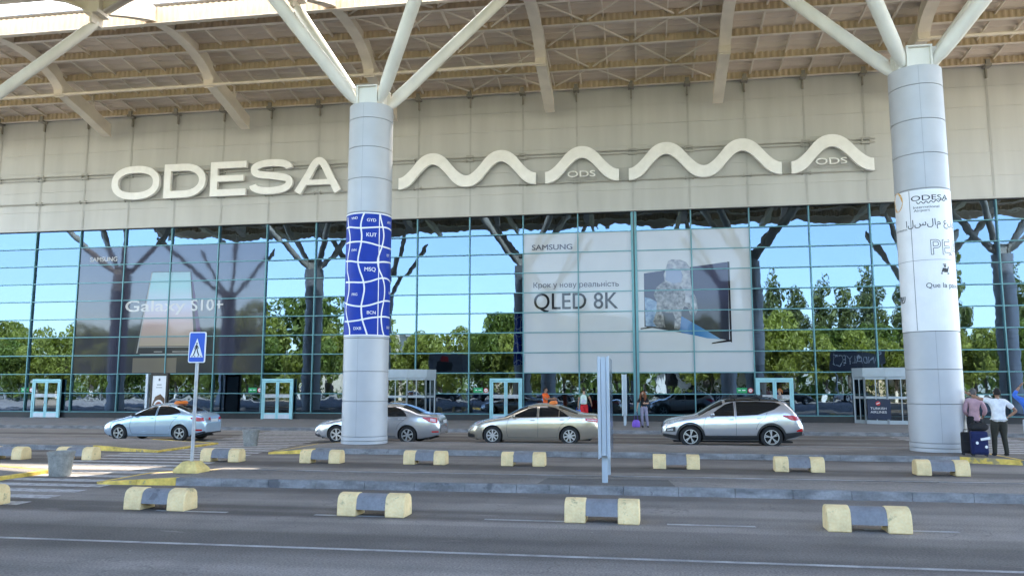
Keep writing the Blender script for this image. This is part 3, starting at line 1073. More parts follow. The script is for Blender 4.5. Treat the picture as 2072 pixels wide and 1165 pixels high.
# ------------------------------------------------------------------ columns
CAP = 11.5
def column(x, y, rows, label, group=None, seam=0.0, ny=-14.0):
    zb = 0.15
    c = thing("canopy_column", label, "column", (x, y, zb), 0, group)
    g = G()
    g.lathe([(.72, 0), (.72, CAP - zb - .01)], 40, (0, 0, 0), 1)
    rows = sorted(rows)
    for a, b in zip(rows, rows[1:]):
        r = .755 if a < .3 else .745
        g.lathe([(r - .02, a - zb + .006), (r, a - zb + .012), (r, b - zb - .012), (r - .02, b - zb - .006)], 48, (0, 0, 0), 0)
    for t in (seam, seam + 180):
        ca, sa = math.cos(R(t)), math.sin(R(t))
        M = Matrix.Translation((.742 * ca, .742 * sa, (CAP - zb) / 2)) @ Matrix.Rotation(R(t), 4, 'Z')
        g.obox(M, .008, .007, CAP - zb - .1, 1)
    g.build("shaft", [M_clum, M_shadowgap], c, smooth=30)
    g = G()
    for t in range(4):
        a = R(90 * t)
        M = Matrix.Translation((.42 * math.cos(a), .42 * math.sin(a), CAP - zb + .3)) @ Matrix.Rotation(a, 4, 'Z')
        g.obox(M, .05, .72, .66)
        for s in (-.34, .34):
            g.obox(M @ Matrix.Translation((.06, s, 0)), .14, .05, .66)
        g.obox(M @ Matrix.Translation((.06, 0, .35)), .16, .74, .04)
    g.build("cap", M_strut, c)
    for sx in (-1, 1):
        for sy in (-1, 1):
            bx = min(BX, key=lambda q: abs(q - (x + sx * 4.55)))
            top = Vector((bx - x, (ny - y) if sy > 0 else (ny - 8.4 - y), 17.62 - zb))
            foot = Vector((sx * .42, sy * .36, CAP - zb + .12))
            d = (top - foot)
            g = G().tube([foot, foot + d * .04, foot + d * .10, foot + d * .92, foot + d * .97, top], [.10, .185, .215, .215, .17, .10], 16)
            u = d.normalized()
            g.bar(foot + u * .45 + Vector((0, 0, .12)), foot + u * .9 + Vector((0, 0, .12)), .03, .3)
            g.tube([foot + d * .86, foot + d * .86 + Vector((0, 0, .32))], .03, 6)
            g.build("strut", M_strut, c, smooth=40)
    return c
LR = [.15, .26, .40, 1.52, 2.48, 3.56, 5.66, 7.74, 8.90, 9.97, 10.97, CAP]
RRr = [.15, .27, .41, 1.50, 2.48, 3.56, 5.60, 7.74, 8.80, 9.84, 10.90, CAP]
colL = column(-9.0, -18.0, LR, "silver clad column carrying a blue poster of white wavy grid lines", None, -92)
colR = column(8.45, -18.4, RRr, "silver clad column carrying a white poster of greetings at the right", None, -100, -14.0)
for k, (x, y) in enumerate([(-44, -18.2), (-26.5, -18.2), (26, -18.2), (-44, -36.2), (-26.5, -36.2), (-9.0, -36.2), (8.45, -36.2), (26, -36.2)]):
    column(x, y, LR, "bare silver column of the canopy without any poster", "bare canopy columns", -90, -14.0 if y > -20 else -32.2)
# posters wrapped round the two columns
def cylfn(r, z0=0.15, a0=0.0):
    return lambda u, v, d: ((r + d) * math.sin(u / r + a0), -(r + d) * math.cos(u / r + a0), v - z0)
def cyl_sheet(g, r, u0, u1, z0, z1, m=0, n=40):
    f = cylfn(r)
    for k in range(n):
        a, b = u0 + (u1 - u0) * k / n, u0 + (u1 - u0) * (k + 1) / n
        g.add([f(a, z0, 0), f(b, z0, 0), f(b, z1, 0), f(a, z1, 0)], [(0, 1, 2, 3)], m)
PR = .752
g = G()
cyl_sheet(g, PR, -math.pi * PR, math.pi * PR, 3.62, 7.72, 0, 64)
g.build("poster", M_bluep, colL, smooth=60)
pl = colL.children[-1]
fz = cylfn(PR)
g = G()
OFF = -0.24  # the poster's middle as seen, turned toward the camera (u, metres round the shaft)
OFF = math.atan2(9.0, 25.3) * PR
def strip(path, wd, r=0.006):
    n = len(path)
    vs, fs = [], []
    for i, (u, v) in enumerate(path):
        a = Vector(path[max(0, i - 1)]); b = Vector(path[min(n - 1, i + 1)])
        t = (b - a).normalized()
        nn = Vector((-t.y, t.x)) * wd / 2
        vs += [fz(u + OFF + nn.x, v + nn.y, r), fz(u + OFF - nn.x, v - nn.y, r)]
    fs = [(2 * i + 1, 2 * i + 3, 2 * i + 2, 2 * i) for i in range(n - 1)]
    g.add(vs, fs)
# measured from the photograph: x in px of the 499x1165 detail -> arc length
def PX(px, py):
    yv = 7.76 - (py - 22) / (1092 - 22) * (7.76 - 3.59)
    xl = 72 - (py - 22) / 1070 * 20
    xr = 452 - (py - 22) / 1070 * 12
    s = max(-.985, min(.985, ((px - xl) / (xr - xl)) * 2 - 1))
    return (math.asin(s) * PR, yv)
vert = [[(225, 35), (205, 80), (192, 150), (200, 230), (196, 300), (180, 380), (170, 455), (185, 530), (212, 610), (224, 690), (212, 770), (200, 840), (208, 940), (232, 1020), (252, 1082)],
        [(348, 35), (358, 90), (375, 160), (382, 230), (370, 310), (345, 390), (332, 450), (345, 520), (372, 580), (390, 650), (392, 720), (384, 790), (368, 880), (366, 950), (376, 1030), (392, 1082)],
        [(84, 60), (92, 150), (104, 240), (100, 330), (86, 420), (82, 520), (96, 600), (98, 700), (82, 790), (74, 860), (88, 950), (104, 1020), (106, 1082)]]
for p in vert:
    strip(smooth_tab([PX(*q) for q in p], 4), .052)
strip([(PX(346, 40)[0], 7.66), (PX(336, 1082)[0], 3.66)], .03)
hor = [[(74, 158), (92, 150), (150, 165), (210, 170), (280, 165), (350, 155), (410, 150), (446, 158)],
       [(72, 288), (110, 285), (200, 288), (270, 300), (340, 315), (400, 322), (446, 322)],
       [(70, 440), (110, 448), (170, 462), (240, 466), (320, 462), (380, 450), (446, 442)],
       [(70, 622), (110, 628), (200, 635), (270, 625), (330, 602), (380, 588), (420, 592), (446, 612)],
       [(62, 790), (85, 812), (140, 830), (200, 836), (270, 825), (340, 800), (400, 780), (446, 776)],
       [(62, 955), (100, 960), (180, 952), (260, 935), (340, 922), (400, 915), (446, 918)]]
for p in hor:
    q = [PX(*v) for v in p]
    strip(smooth_tab(q, 4), .052)
for zz in (7.69, 3.65):
    strip([(-math.pi * PR + k * PR * math.pi / 20, zz) for k in range(41)], .045)
# the same grid carried round the back of the shaft
for k in range(4):
    u0 = 1.35 + k * .42
    strip([(u0 + .09 * math.sin(z * 1.9 + k), 3.66 + z) for z in [q * .2 for q in range(21)]], .045)
for k in range(6):
    strip([(1.22 + q * .12, 7.2 - k * .66 + .08 * math.sin(q * .9 + k)) for q in range(18)], .045)
g.build("poster_grid", M_whitep, pl)
g = G()
def ctext(body, px, py, size, xs=1.0, bold=.011, f=fz, off=None, add=.007, al="CENTER"):
    u0, v0 = PX(px, py)
    size *= .9 if bold > .01 else 1
    vs, fs = text2d(body, size, 0, xs, al)
    for k, du in enumerate((0, 1, -1)[:3 if bold > .002 else 1]):
        g.add([f(u0 + (OFF if off is None else off) + u + du * bold * 2.2 * size, v0 + v - size / 2, add + k * .0012) for u, v in vs], fs)
for body, px, py, s in (("VND", 140, 80, .10), ("GYD", 280, 100, .12), ("AYT", 428, 100, .11), ("KUT", 280, 226, .145), ("EVN", 137, 356, .09), ("IST", 418, 387, .10), ("MSQ", 270, 521, .15),
                        ("PRG", 144, 733, .10), ("BUS", 436, 705, .10), ("BCN", 283, 886, .12), ("DXB", 168, 1019, .11), ("BUD", 425, 1002, .10)):
    ctext(body, px, py, s)
g.build("airport_codes", M_whitep, pl)
# white poster
g = G()
PR2 = .752
cyl_sheet(g, PR2, -math.pi * PR2, math.pi * PR2, 3.58, 7.70, 0, 64)
pw = g.build("poster", M_whitep, colR, smooth=60)
OFF = math.atan2(-8.45, 24.9) * PR2
def PX(px, py):
    t = (py - 60) / (1066 - 60)
    xl, xr = 68 + t * 50, 462 + t * 68
    s = max(-.99, min(.99, ((px - xl) / (xr - xl)) * 2 - 1))
    return (math.asin(s) * PR2, 7.72 - t * (7.72 - 3.56) - .12 * (1 - s * s) * (1 if py < 700 else .3) + .1)
g = G()
for px in (178, 455):
    u = PX(px, 90)[0]
    strip([(u, 7.69), (u, 3.60)], .016)
strip([(-math.pi * PR2 + k * PR2 * math.pi / 20, 5.62) for k in range(41)], .01)
g.build("poster_seam", M_greyink, pw)
g = G()
ctext("ODESA", 327, 122, .16, 1.55, .0)
ctext("International", 297, 186, .075, 1.35, -.002); ctext("Airport", 265, 209, .075, 1.35, -.002)
wv = [(225 + k * 205 / 48, 155 - 7 * math.cos(k * math.pi / 4)) for k in range(49)]
strip([PX(*q) for q in wv], .022)
ctext("السلام عليكم", 395, 305, .20, 1.0, .0)
ctext("Que la paix soit avec vous", 520, 770, .155, 1.0, .002)
ctext("con vosotros", 118, 350, .07, 1.0, 0)
ctext("םולש", 150, 850, .24, 1.0, .004, al="RIGHT")
ctext("O", 112, 985, .14, 1.0, .0)
g.build("poster_writing", M_ink, pw)
g = G()
def outline_text(body, px, py, size, wd):
    """hollow capitals drawn as outlines"""
    u0, v0 = PX(px, py)
    vs, fs = text2d(body, size, .03, 1.0)
    ed = {}
    for f in fs:
        for i in range(len(f)):
            e = tuple(sorted((f[i], f[(i + 1) % len(f)])))
            ed[e] = ed.get(e, 0) + 1
    for (a, b), n in ed.items():
        if n == 1:
            A, B = vs[a], vs[b]
            strip([(u0 + A[0], v0 + A[1]), (u0 + B[0], v0 + B[1])], wd)
outline_text("PEACE", 318, 528, .46, .016)
# seated officer pictogram
u0, v0 = PX(425, 672)
def pic(poly, s=.0042):
    g.add([fz(u0 + OFF + (x - 425) * s, v0 + (672 - y) * s, .007) for x, y in poly], [tuple(range(len(poly)))[::-1]])
pic([(393, 676), (455, 676), (455, 668), (393, 668)])
pic([(410, 606), (436, 606), (433, 613), (412, 613)])
pic([(425 + 9 * math.cos(k * .52), 622 + 8 * math.sin(k * .52)) for k in range(12)])
pic([(408, 634), (430, 634), (432, 648), (404, 664), (397, 664)])
pic([(432, 634), (440, 640), (450, 622), (455, 628), (445, 664), (412, 664)])
g.build("poster_symbols", M_ink, pw)
g = G()
u0, v0 = PX(96, 145)
pts = [(u0 + OFF + .24 * math.cos(k * math.pi / 16), v0 + .30 * math.sin(k * math.pi / 16)) for k in range(32)]
g.add([fz(u, v, .006) for u, v in pts], [tuple(range(32))])
g.build("poster_emblem", M_orangep, pw)
g = G()
for k in (-1, 0, 1):
    strip([(u0 + .24 * math.sin(q) * (k * .55), v0 + .29 * math.cos(q)) for q in [j * math.pi / 10 for j in range(11)]], .012, .009)
    strip([(u0 - .2 + j * .04, v0 + k * .14 + .03 * math.sin(j)) for j in range(11)], .012, .009)
g.build("emblem_lines", M_whitep, pw)

# ------------------------------------------------------------------ advertising films on the glass
YB = -0.06
def banner(label, x0, x1, z0, z1, m):
    b = thing("advertising_film", label, "advertisement", ((x0 + x1) / 2, YB, z0))
    g = G().box(x0, x1, YB, YB + .03, z0, z1)
    g.v = [(x - b.location.x, y - YB, z - z0) for x, y, z in g.v]
    g.build("sheet", m, b)
    return b
def bput(b, g, name, m):
    L = b.location
    g.v = [(x - L.x, y - L.y, z - L.z) for x, y, z in g.v]
    return g.build(name, m, b)
def flat(g, pts, d=.004, m=0):
    g.add([(x, YB - d, z) for x, z in pts], [tuple(range(len(pts)))], m)
b1 = banner("dark grey advertising film with a shining telephone behind white words", MX(1) + .03, MX(5) - .03, ROWS[8], ROWS[1], film("dark_film", (0.032, 0.033, 0.054), 1.6))
g = G()
flat(g, [(-29.95, 3.80), (-25.72, 3.83), (-26.44, 8.84), (-29.02, 8.87)])
bput(b1, g, "phone_body", film("phone_body_print", (.05, .05, .06), 1.38))
g = G()
flat(g, [(-29.60, 4.38), (-26.02, 4.38), (-26.50, 8.80), (-28.97, 8.82)], .008)
bput(b1, g, "phone_screen", film("phone_screen_print", (.2, .3, .3), 1.38, ramp=[(0, (.36, .30, .24)), (.3, (.42, .31, .30)), (.52, (.44, .44, .56)), (.8, (.27, .46, .50)), (1, (.28, .42, .48))]))
g = G()
flat(g, [(-29.55, 3.92), (-29.45, 3.86), (-25.95, 3.88), (-25.95, 3.94)], .008); flat(g, [(-29.68, 4.30), (-26.02, 4.30), (-26.02, 4.34), (-29.68, 4.34)], .009)
flat(g, [(-29.75, 3.95), (-29.66, 3.98), (-28.98, 8.82), (-29.02, 8.85)], .009)
for xx in (-28.6, -27.4, -26.9):
    flat(g, [(xx, 4.02), (xx + .55, 4.02), (xx + .55, 4.07), (xx, 4.07)], .009)
bput(b1, g, "phone_rim", film("phone_rim_print", (.33, .32, .32), 1.38))
g = G()
flat(g, [(-25.73, 3.95), (-25.5, 4.6), (-26.3, 8.2), (-26.43, 8.7)], .005)
bput(b1, g, "colour_flare", film("violet_flare_print", (.10, .06, .13), 1.38))
g = G()
wall_text(g, "SAMSUNG", -33.2, 9.57, YB - .012, .29, 1.82, .03)
bput(b1, g, "advert_word", film("film_white_ink", (.55, .54, .54), 1.38))
g = G()
wall_text(g, "Galaxy", -30.62, 6.47, YB - .012, .70, 3.9, .024)
bput(b1, g, "advert_word", film("film_white_ink", (.55, .54, .54), 1.38))
g = G()
wall_text(g, "S10+", -26.33, 6.47, YB - .012, .70, 2.03, .024)
bput(b1, g, "advert_word", film("film_white_ink", (.55, .54, .54), 1.38))
for (xa, za, xb, zb) in ((-29.95, 2.80, -27.1, 3.68),):
    g = G(); flat(g, [(xa, za), (xb, za), (xb, zb), (xa, zb)], .006)
    bput(b1, g, "faded_panel", film("faded_panel_print", (.16, .14, .12), 1.38))
b2 = banner("pale grey advertising film with black words and a picture of a television", MX(10) + .03, MX(14) - .03, ROWS[8], ROWS[1], film("pale_film", (0.48, 0.50, 0.53), 1.36))
g = G()
wall_text(g, "SAMSUNG", -5.85, 9.54, YB - .012, .31, 2.25, .03)
bput(b2, g, "advert_word", film("film_grey_ink", (.10, .10, .13), 1.38))
g = G()
wall_text(g, "Крок у нову реальність", -5.77, 7.42, YB - .012, .30, 4.7, .012)
bput(b2, g, "advert_line", film("film_grey_ink", (.10, .10, .13), 1.38))
g = G()
wall_text(g, "QLED 8K", -5.74, 6.22, YB - .012, .93, 4.6, .010)
bput(b2, g, "advert_title", film("film_black_ink", (.018, .018, .02), 1.38))
g = G()
flat(g, [(0.26, 5.20), (4.68, 4.42), (4.73, 8.62), (0.29, 8.10)], .006)
bput(b2, g, "screen", film("screen_print", (.07, .07, .12), 1.38, ramp=[(0, (.03, .033, .045)), (.3, (.022, .026, .04)), (.6, (.045, .05, .09)), (1, (.06, .06, .10))]))
g = G()
flat(g, [(4.72, 4.36), (4.72, 8.64), (4.82, 8.62), (4.82, 4.30)], .007)
bput(b2, g, "screen_frame", film("screen_frame_print", (.02, .018, .02), 1.38))
g = G()
flat(g, [(3.75, 4.24), (4.80, 4.36), (4.80, 4.46), (4.5, 4.44), (3.80, 4.31)], .008)
bput(b2, g, "screen_foot", film("screen_frame_print", (.02, .018, .02), 1.38))
g = G()
flat(g, [(0.05, 5.05), (.95, 5.16), (.9, 5.24), (.05, 5.12)], .008)
bput(b2, g, "screen_foot", film("screen_frame_print", (.02, .018, .02), 1.38))
def scr(pts):
    """traced on the picture: detail pixels -> metres on the wall"""
    return [(.29 + (u - 100) * .0065, 8.10 - (v - 185) * .0070 - (u - 100) * .00035) for u, v in pts]
def print_noise(name, lo, hi, scale):
    m = film(name, lo, 1.38)
    for n_ in m.node_tree.nodes:
        if n_.type == 'TEX_NOISE' and n_.inputs["Detail"].default_value > 2:
            n_.inputs["Scale"].default_value = scale
        if n_.type == 'MIX_RGB':
            n_.inputs[1].default_value = lo + (1,)
            n_.inputs[2].default_value = hi + (1,)
    return m
g = G()
flat(g, scr([(102, 370), (150, 380), (205, 405), (200, 480), (195, 596), (106, 594)]), .010)
bput(b2, g, "planet", print_noise("planet_print", (.06, .12, .24), (.26, .36, .48), 4.0))
g = G()
flat(g, scr([(395, 505), (500, 560), (600, 612), (712, 672), (600, 668), (500, 650), (395, 636), (375, 610)]), .010)
bput(b2, g, "blue_slab", film("blue_slab_print", (.05, .15, .30), 1.38, ramp=[(0, (.02, .10, .26)), (.5, (.04, .16, .36)), (1, (.16, .30, .46))], axis="X"))
g = G()
flat(g, scr([(262, 240), (330, 262), (400, 258), (470, 225), (492, 300), (522, 370), (532, 450), (508, 500), (470, 492), (452, 440), (425, 430), (402, 470), (384, 610), (338, 606), (345, 520), (330, 486),
             (248, 484), (266, 598), (195, 600), (166, 560), (196, 480), (200, 400), (176, 350), (202, 290)]), .012)
bput(b2, g, "space_suit", print_noise("suit_print", (.035, .04, .055), (.30, .30, .31), 5.0))
g = G()
flat(g, scr([(300, 85), (330, 70), (400, 70), (450, 88), (478, 130), (482, 250), (500, 345), (522, 415), (502, 470), (470, 405), (430, 400), (436, 330), (400, 276), (330, 272), (270, 244), (262, 190), (285, 130)]), .014)
bput(b2, g, "helmet", print_noise("helmet_print", (.15, .16, .20), (.42, .43, .46), 3.5))
g = G()
flat(g, scr([(285, 150), (330, 140), (400, 150), (418, 190), (400, 250), (330, 256), (276, 232)]), .017)
bput(b2, g, "visor", film("visor_print", (.10, .11, .16), 1.6))

# ------------------------------------------------------------------ concrete lane barriers
def barrier(x, y, label, group, ln=1.10, rz=0.0):
    t = thing("lane_barrier", label, "barrier", (x, y, 0), rz, group)
    def prof(h, d, drop=0.0):
        pts = [(-d / 2, drop), (-d / 2 * .96, h * .55)]
        for k in range(9):
            a = math.pi * (1 - k / 8)
            pts.append((d / 2 * .93 * math.cos(a), h * .58 + h * .42 * math.sin(a) ** .8))
        pts += [(d / 2 * .96, h * .55), (d / 2, drop)]
        return pts
    e = .315
    for s in (-1, 1):
        a, b = (-ln / 2, -ln / 2 + e) if s < 0 else (ln / 2 - e, ln / 2)
        o = G().prism(prof(.35, .40), lambda u, v, d: (d, u, v), a, b).build("end_block", M_yblock, t, smooth=35, bevel=.018)
        fix_normals(o)
    o = G().prism(prof(.338, .365, .105), lambda u, v, d: (d, u, v), -ln / 2 + e, ln / 2 - e).build("beam", M_gblock, t, smooth=35)
    fix_normals(o)
    return t
NB = [(-11.35, -31.0, "yellow and grey barrier cut off at the left edge in front of the crosswalk"),
      (-7.85, -31.0, "yellow and grey barrier in the front row with a dark scuff on its grey beam"),
      (-4.16, -31.05, "yellow and grey barrier in the front row straight before the blue poster column"),
      (-0.60, -31.1, "yellow and grey barrier in the front row before the upright signboard"),
      (3.08, -31.25, "yellow and grey barrier in the front row nearest to the viewer at right")]
for x, y, l in NB:
    b = barrier(x, y, l, "front row of lane barriers", 1.10, -0.03)
    if "scuff" in l:
        o = G().add([(-.12, -.1765, .16), (-.02, -.1765, .13), (.05, -.1765, .27), (-.02, -.1765, .29), (-.07, -.1765, .22)], [(0, 1, 2, 3, 4)]).build("scuff_mark", M_greyink, b)
FB = [(-17.4, -23.4, "back row barrier at the left edge showing one yellow end block"), (-15.4, -23.2, "back row barrier half hidden behind the near concrete planter"),
      (-11.15, -23.1, "back row barrier just right of the crossing sign pole on the crosswalk"), (-8.35, -23.05, "back row barrier left below the blue poster column"),
      (-5.55, -22.95, "back row barrier right below the blue poster column"), (-2.98, -22.95, "back row barrier below the gold taxi"),
      (0.82, -23.05, "back row barrier right of the signboard below the silver wagon"), (3.66, -23.3, "back row barrier behind the silver wagon's rear wheel"),
      (6.70, -23.6, "back row barrier in front of the white poster column")]
for x, y, l in FB:
    barrier(x, y, l, "back row of lane barriers", 1.12, -0.03 if x > 2 else 0.0)

# ------------------------------------------------------------------ concrete planters
def planter(x, y, z, label):
    g = G()
    g.lathe([(.285, 0), (.30, .02), (.345, .45), (.365, .58), (.385, .585), (.39, .655), (.365, .67), (.34, .665), (.33, .55), (.05, .53)], 40)
    o = g.build("concrete_planter", M_conc, None, smooth=45)
    o.location = (x, y, z)
    o.scale = (.74, .74, .82)
    tag(o, label, "planter", "concrete planters on the crosswalk")
planter(-12.95, -26.95, .004, "grey concrete planter tub on the crosswalk, the nearer one")
planter(-13.12, -17.75, .004, "small grey concrete planter tub by the silver saloon, the farther one")

# ------------------------------------------------------------------ crossing sign
cs = thing("crossing_sign", "blue square pedestrian crossing sign on a grey pole in a yellow concrete foot", "road sign", (-9.72, -27.0, .15))
g = G()
g.add([(-.285, -.27, 0), (.285, -.27, 0), (.285, .27, 0), (-.285, .27, 0), (-.285, -.27, .07), (.285, -.27, .07), (.285, .27, .07), (-.285, .27, .07),
       (-.15, -.13, .235), (.15, -.13, .235), (.15, .13, .235), (-.15, .13, .235)],
      [(0, 1, 5, 4), (1, 2, 6, 5), (2, 3, 7, 6), (3, 0, 4, 7), (4, 5, 9, 8), (5, 6, 10, 9), (6, 7, 11, 10), (7, 4, 8, 11), (8, 9, 10, 11)])
g.build("foot", M_ykerb if False else mat("yellow_foot_paint", (0.70, 0.53, 0.20), rough=0.8, var=0.25, scale=4, bump=0.4, bscale=20, fine=0.3), cs, bevel=.02)
G().tube([(0, 0, .2), (.02, .0, 3.0)], .038, 12).build("pole", M_galv, cs, smooth=40)
M_signblue = mat("sign_blue", (0.015, 0.09, 0.50), rough=0.35, var=0.04)
def rrect(w_, h, r, n=5):
    out = []
    for cx_, cz, a0 in ((w_ / 2 - r, h / 2 - r, 0), (-w_ / 2 + r, h / 2 - r, 90), (-w_ / 2 + r, -h / 2 + r, 180), (w_ / 2 - r, -h / 2 + r, 270)):
        for k in range(n + 1):
            a = R(a0 + 90 * k / n)
            out.append((cx_ + r * math.cos(a), cz + r * math.sin(a)))
    return out
zc = 2.71
SF = lambda u, v, d: (.02 + u * .995 + v * .012, -.05 + d, zc + v)
o = G().prism(rrect(.40, .68, .04), SF, 0, .03).build("panel", M_whitep, cs); fix_normals(o)
pn = o
g = G().prism(rrect(.36, .635, .03), SF, -.003, -.0005); o = g.build("panel_face", M_signblue, pn); fix_normals(o)
g = G().add([SF(u, v, -.006) for u, v in ((-.155, -.22), (.155, -.22), (0, .20))], [(0, 1, 2)])
g.build("triangle", M_whitep, pn)
g = G()
def blk(pts):
    g.add([SF(u * .85, v * .9 - .01, -.009) for u, v in pts], [tuple(range(len(pts)))])
blk([(.0 + .022 * math.cos(k * .63), .105 + .024 * math.sin(k * .63)) for k in range(10)])
blk([(-.03, .07), (-.045, -.03), (.02, -.03), (.03, .05), (.0, .08)])
blk([(-.045, -.02), (-.015, -.03), (-.04, -.12), (-.08, -.2), (-.11, -.2), (-.075, -.12)])
blk([(.0, -.03), (.025, -.02), (.045, -.1), (.09, -.195), (.06, -.2), (.015, -.11)])
blk([(-.03, .06), (-.045, .05), (-.075, -.03), (-.06, -.035)]); blk([(.02, .05), (.035, .04), (.06, -.02), (.045, -.03)])
for u in (-.14, -.06, .03, .11):
    blk([(u, -.225), (u + .035, -.225), (u + .025, -.195), (u + .008, -.195)])
g.build("walker_symbol", M_ink, pn)
g = G().box(-.06, .10, -.05, .045, zc + .2, zc + .24).box(-.06, .10, -.05, .045, zc - .24, zc - .2)
g.build("clamp", M_galv, cs)

# ------------------------------------------------------------------ upright signboards seen edge-on
def totem(x, y, label, sc_=1.0, ln=1.7):
    t = thing("signboard", label, "sign", (x, y, .15), 0, "aluminium signboards seen edge on")
    M_tal = mat("pale_blue_aluminium", (0.43, 0.49, 0.56), rough=0.35, metal=0.25, var=0.05, stretch=(4, 4, .3))
    g = G()
    for s in (0.08, ln - .20):
        g.box(-.055, .055, s, s + .11, 0, .62); g.box(-.03, .03, s - .02, s + .13, 0, .02)
    g.build("post", M_tal, t, bevel=.006)
    h0_, h1_ = .50, 2.42
    g = G()
    g.box(-.045, .045, -.03, .06, h0_ + .02, h1_)
    for s in (-1, 1):
        g.add([(s * .055, -.035, h0_), (s * .108, -.06, h0_ - .04), (s * .118, -.02, h0_ - .04), (s * .06, .02, h0_),
               (s * .055, -.035, h1_), (s * .108, -.06, h1_ + .02), (s * .118, -.02, h1_ + .02), (s * .06, .02, h1_)],
              [(0, 1, 5, 4), (1, 2, 6, 5), (2, 3, 7, 6), (3, 0, 4, 7), (0, 3, 2, 1), (4, 5, 6, 7)])
    o = g.build("frame", M_tal, t); fix_normals(o)
    g = G()
    g.box(-.112, -.10, -.01, ln, h0_, h1_); g.box(.10, .112, -.01, ln, h0_, h1_)
    g.build("panel", mat("dark_sign_panel", (0.05, 0.09, 0.15), rough=0.15, var=0.1), t)
    G().box(-.09, .09, ln - .02, ln + .05, h0_, h1_).build("end_trim", M_tal, t)
    return t
totem(-.72, -27.62, "tall pale blue signboard seen edge on, standing on the near island")
totem(-.78, -4.9, "grey signboard seen edge on, left of the woman with the purple bag")
# poster stand on the far pavement
st = thing("poster_stand", "black framed upright poster stand on the far pavement behind the blue taxi", "advertising stand", (-25.6, -3.9, .15))
g = G()
g.box(-.52, .52, -.09, .09, .0, .08); g.box(-.52, -.40, -.08, .08, .08, 2.55); g.box(.40, .52, -.08, .08, .08, 2.55); g.box(-.40, .40, -.08, .08, 2.42, 2.55); g.box(-.40, .40, -.08, .08, .08, .3)
g.build("frame", mat("dark_brown_frame", (0.025, 0.018, 0.016), rough=0.3), st, bevel=.01)
G().box(-.40, .40, -.05, .05, .3, 2.42).build("poster", M_whitep, st)
g = G()
g.add([(-.3 + .0, -.056, .35), (.36, -.056, .35), (.36, -.056, 1.2), (.1, -.056, 1.45), (-.2, -.056, 1.3), (-.36, -.056, .9)], [(0, 1, 2, 3, 4, 5)], 0)
g.build("picture_ground", mat("wood_print", (0.12, 0.06, 0.03), rough=.5, var=.3), st)
g = G()
g.add([(.02 + .30 * math.cos(k * .4), -.060, .80 + .34 * math.sin(k * .4)) for k in range(16)], [tuple(range(16))], 1)
g.add([(.02 + .20 * math.cos(k * .4), -.064, .84 + .20 * math.sin(k * .4)) for k in range(16)], [tuple(range(16))], 2)
g.add([(-.38, -.060, .32), (.38, -.060, .32), (.38, -.060, .42), (-.38, -.060, .46)], [(0, 1, 2, 3)], 3)
g.build("picture", [mat("wood_print", (0.12, 0.06, 0.03), rough=.5, var=.3), M_whitep, mat("food_print", (0.30, 0.09, 0.035), rough=.5, var=.5, scale=9), mat("salad_print", (0.12, 0.22, 0.03), rough=.5, var=.4, scale=12), M_greyink], st)
G().box(-.14, .14, -.058, -.054, 1.92, 1.96).box(-.18, .18, -.058, -.054, 1.78, 1.81).box(-.05, .05, -.058, -.054, 2.15, 2.28).build("small_print", M_greyink, st)
G().box(-.80, -.66, -.08, .1, 0, 2.52).build("side_post", M_alu, st, bevel=.01)

# ------------------------------------------------------------------ trees, houses and boards across the road (seen in the glass)
M_leafA = leaf_mat("leaf_green", (0.145, 0.185, 0.040))
M_leafB = leaf_mat("poplar_leaf", (0.15, 0.17, 0.06))
M_leafC = leaf_mat("yellow_green_leaf", (0.25, 0.265, 0.055))
M_bark = mat("bark", (0.11, 0.09, 0.07), rough=.9, var=.3, scale=6, bump=.5, bscale=20)
M_lime = mat("limewashed_bark", (0.70, 0.68, 0.62), rough=.9, var=.15, scale=6, bump=.4, bscale=20)
def crown(blobs, n, size, rnd):
    g = G()
    tot = sum(b[3] * b[4] * b[5] for b in blobs)
    for (cx_, cy_, cz, rx, ry, rz_) in blobs:
        for k in range(int(n * rx * ry * rz_ / tot)):
            while True:
                p = Vector((rnd.uniform(-1, 1), rnd.uniform(-1, 1), rnd.uniform(-1, 1)))
                if .2 < p.length < 1:
                    break
            p = p * (p.length ** -.45)
            c = Vector((cx_ + p.x * rx, cy_ + p.y * ry, cz + p.z * rz_))
            a = Vector((rnd.gauss(0, 1), rnd.gauss(0, 1), rnd.gauss(0, .7))).normalized()
            b = a.cross(Vector((rnd.gauss(0, 1), rnd.gauss(0, 1), rnd.gauss(0, 1)))).normalized()
            s = size * rnd.uniform(.6, 1.4)
            g.add([c - a * s, c + b * s * .55, c + a * s, c - b * s * .55], [(0, 1, 2, 3)])
    return g
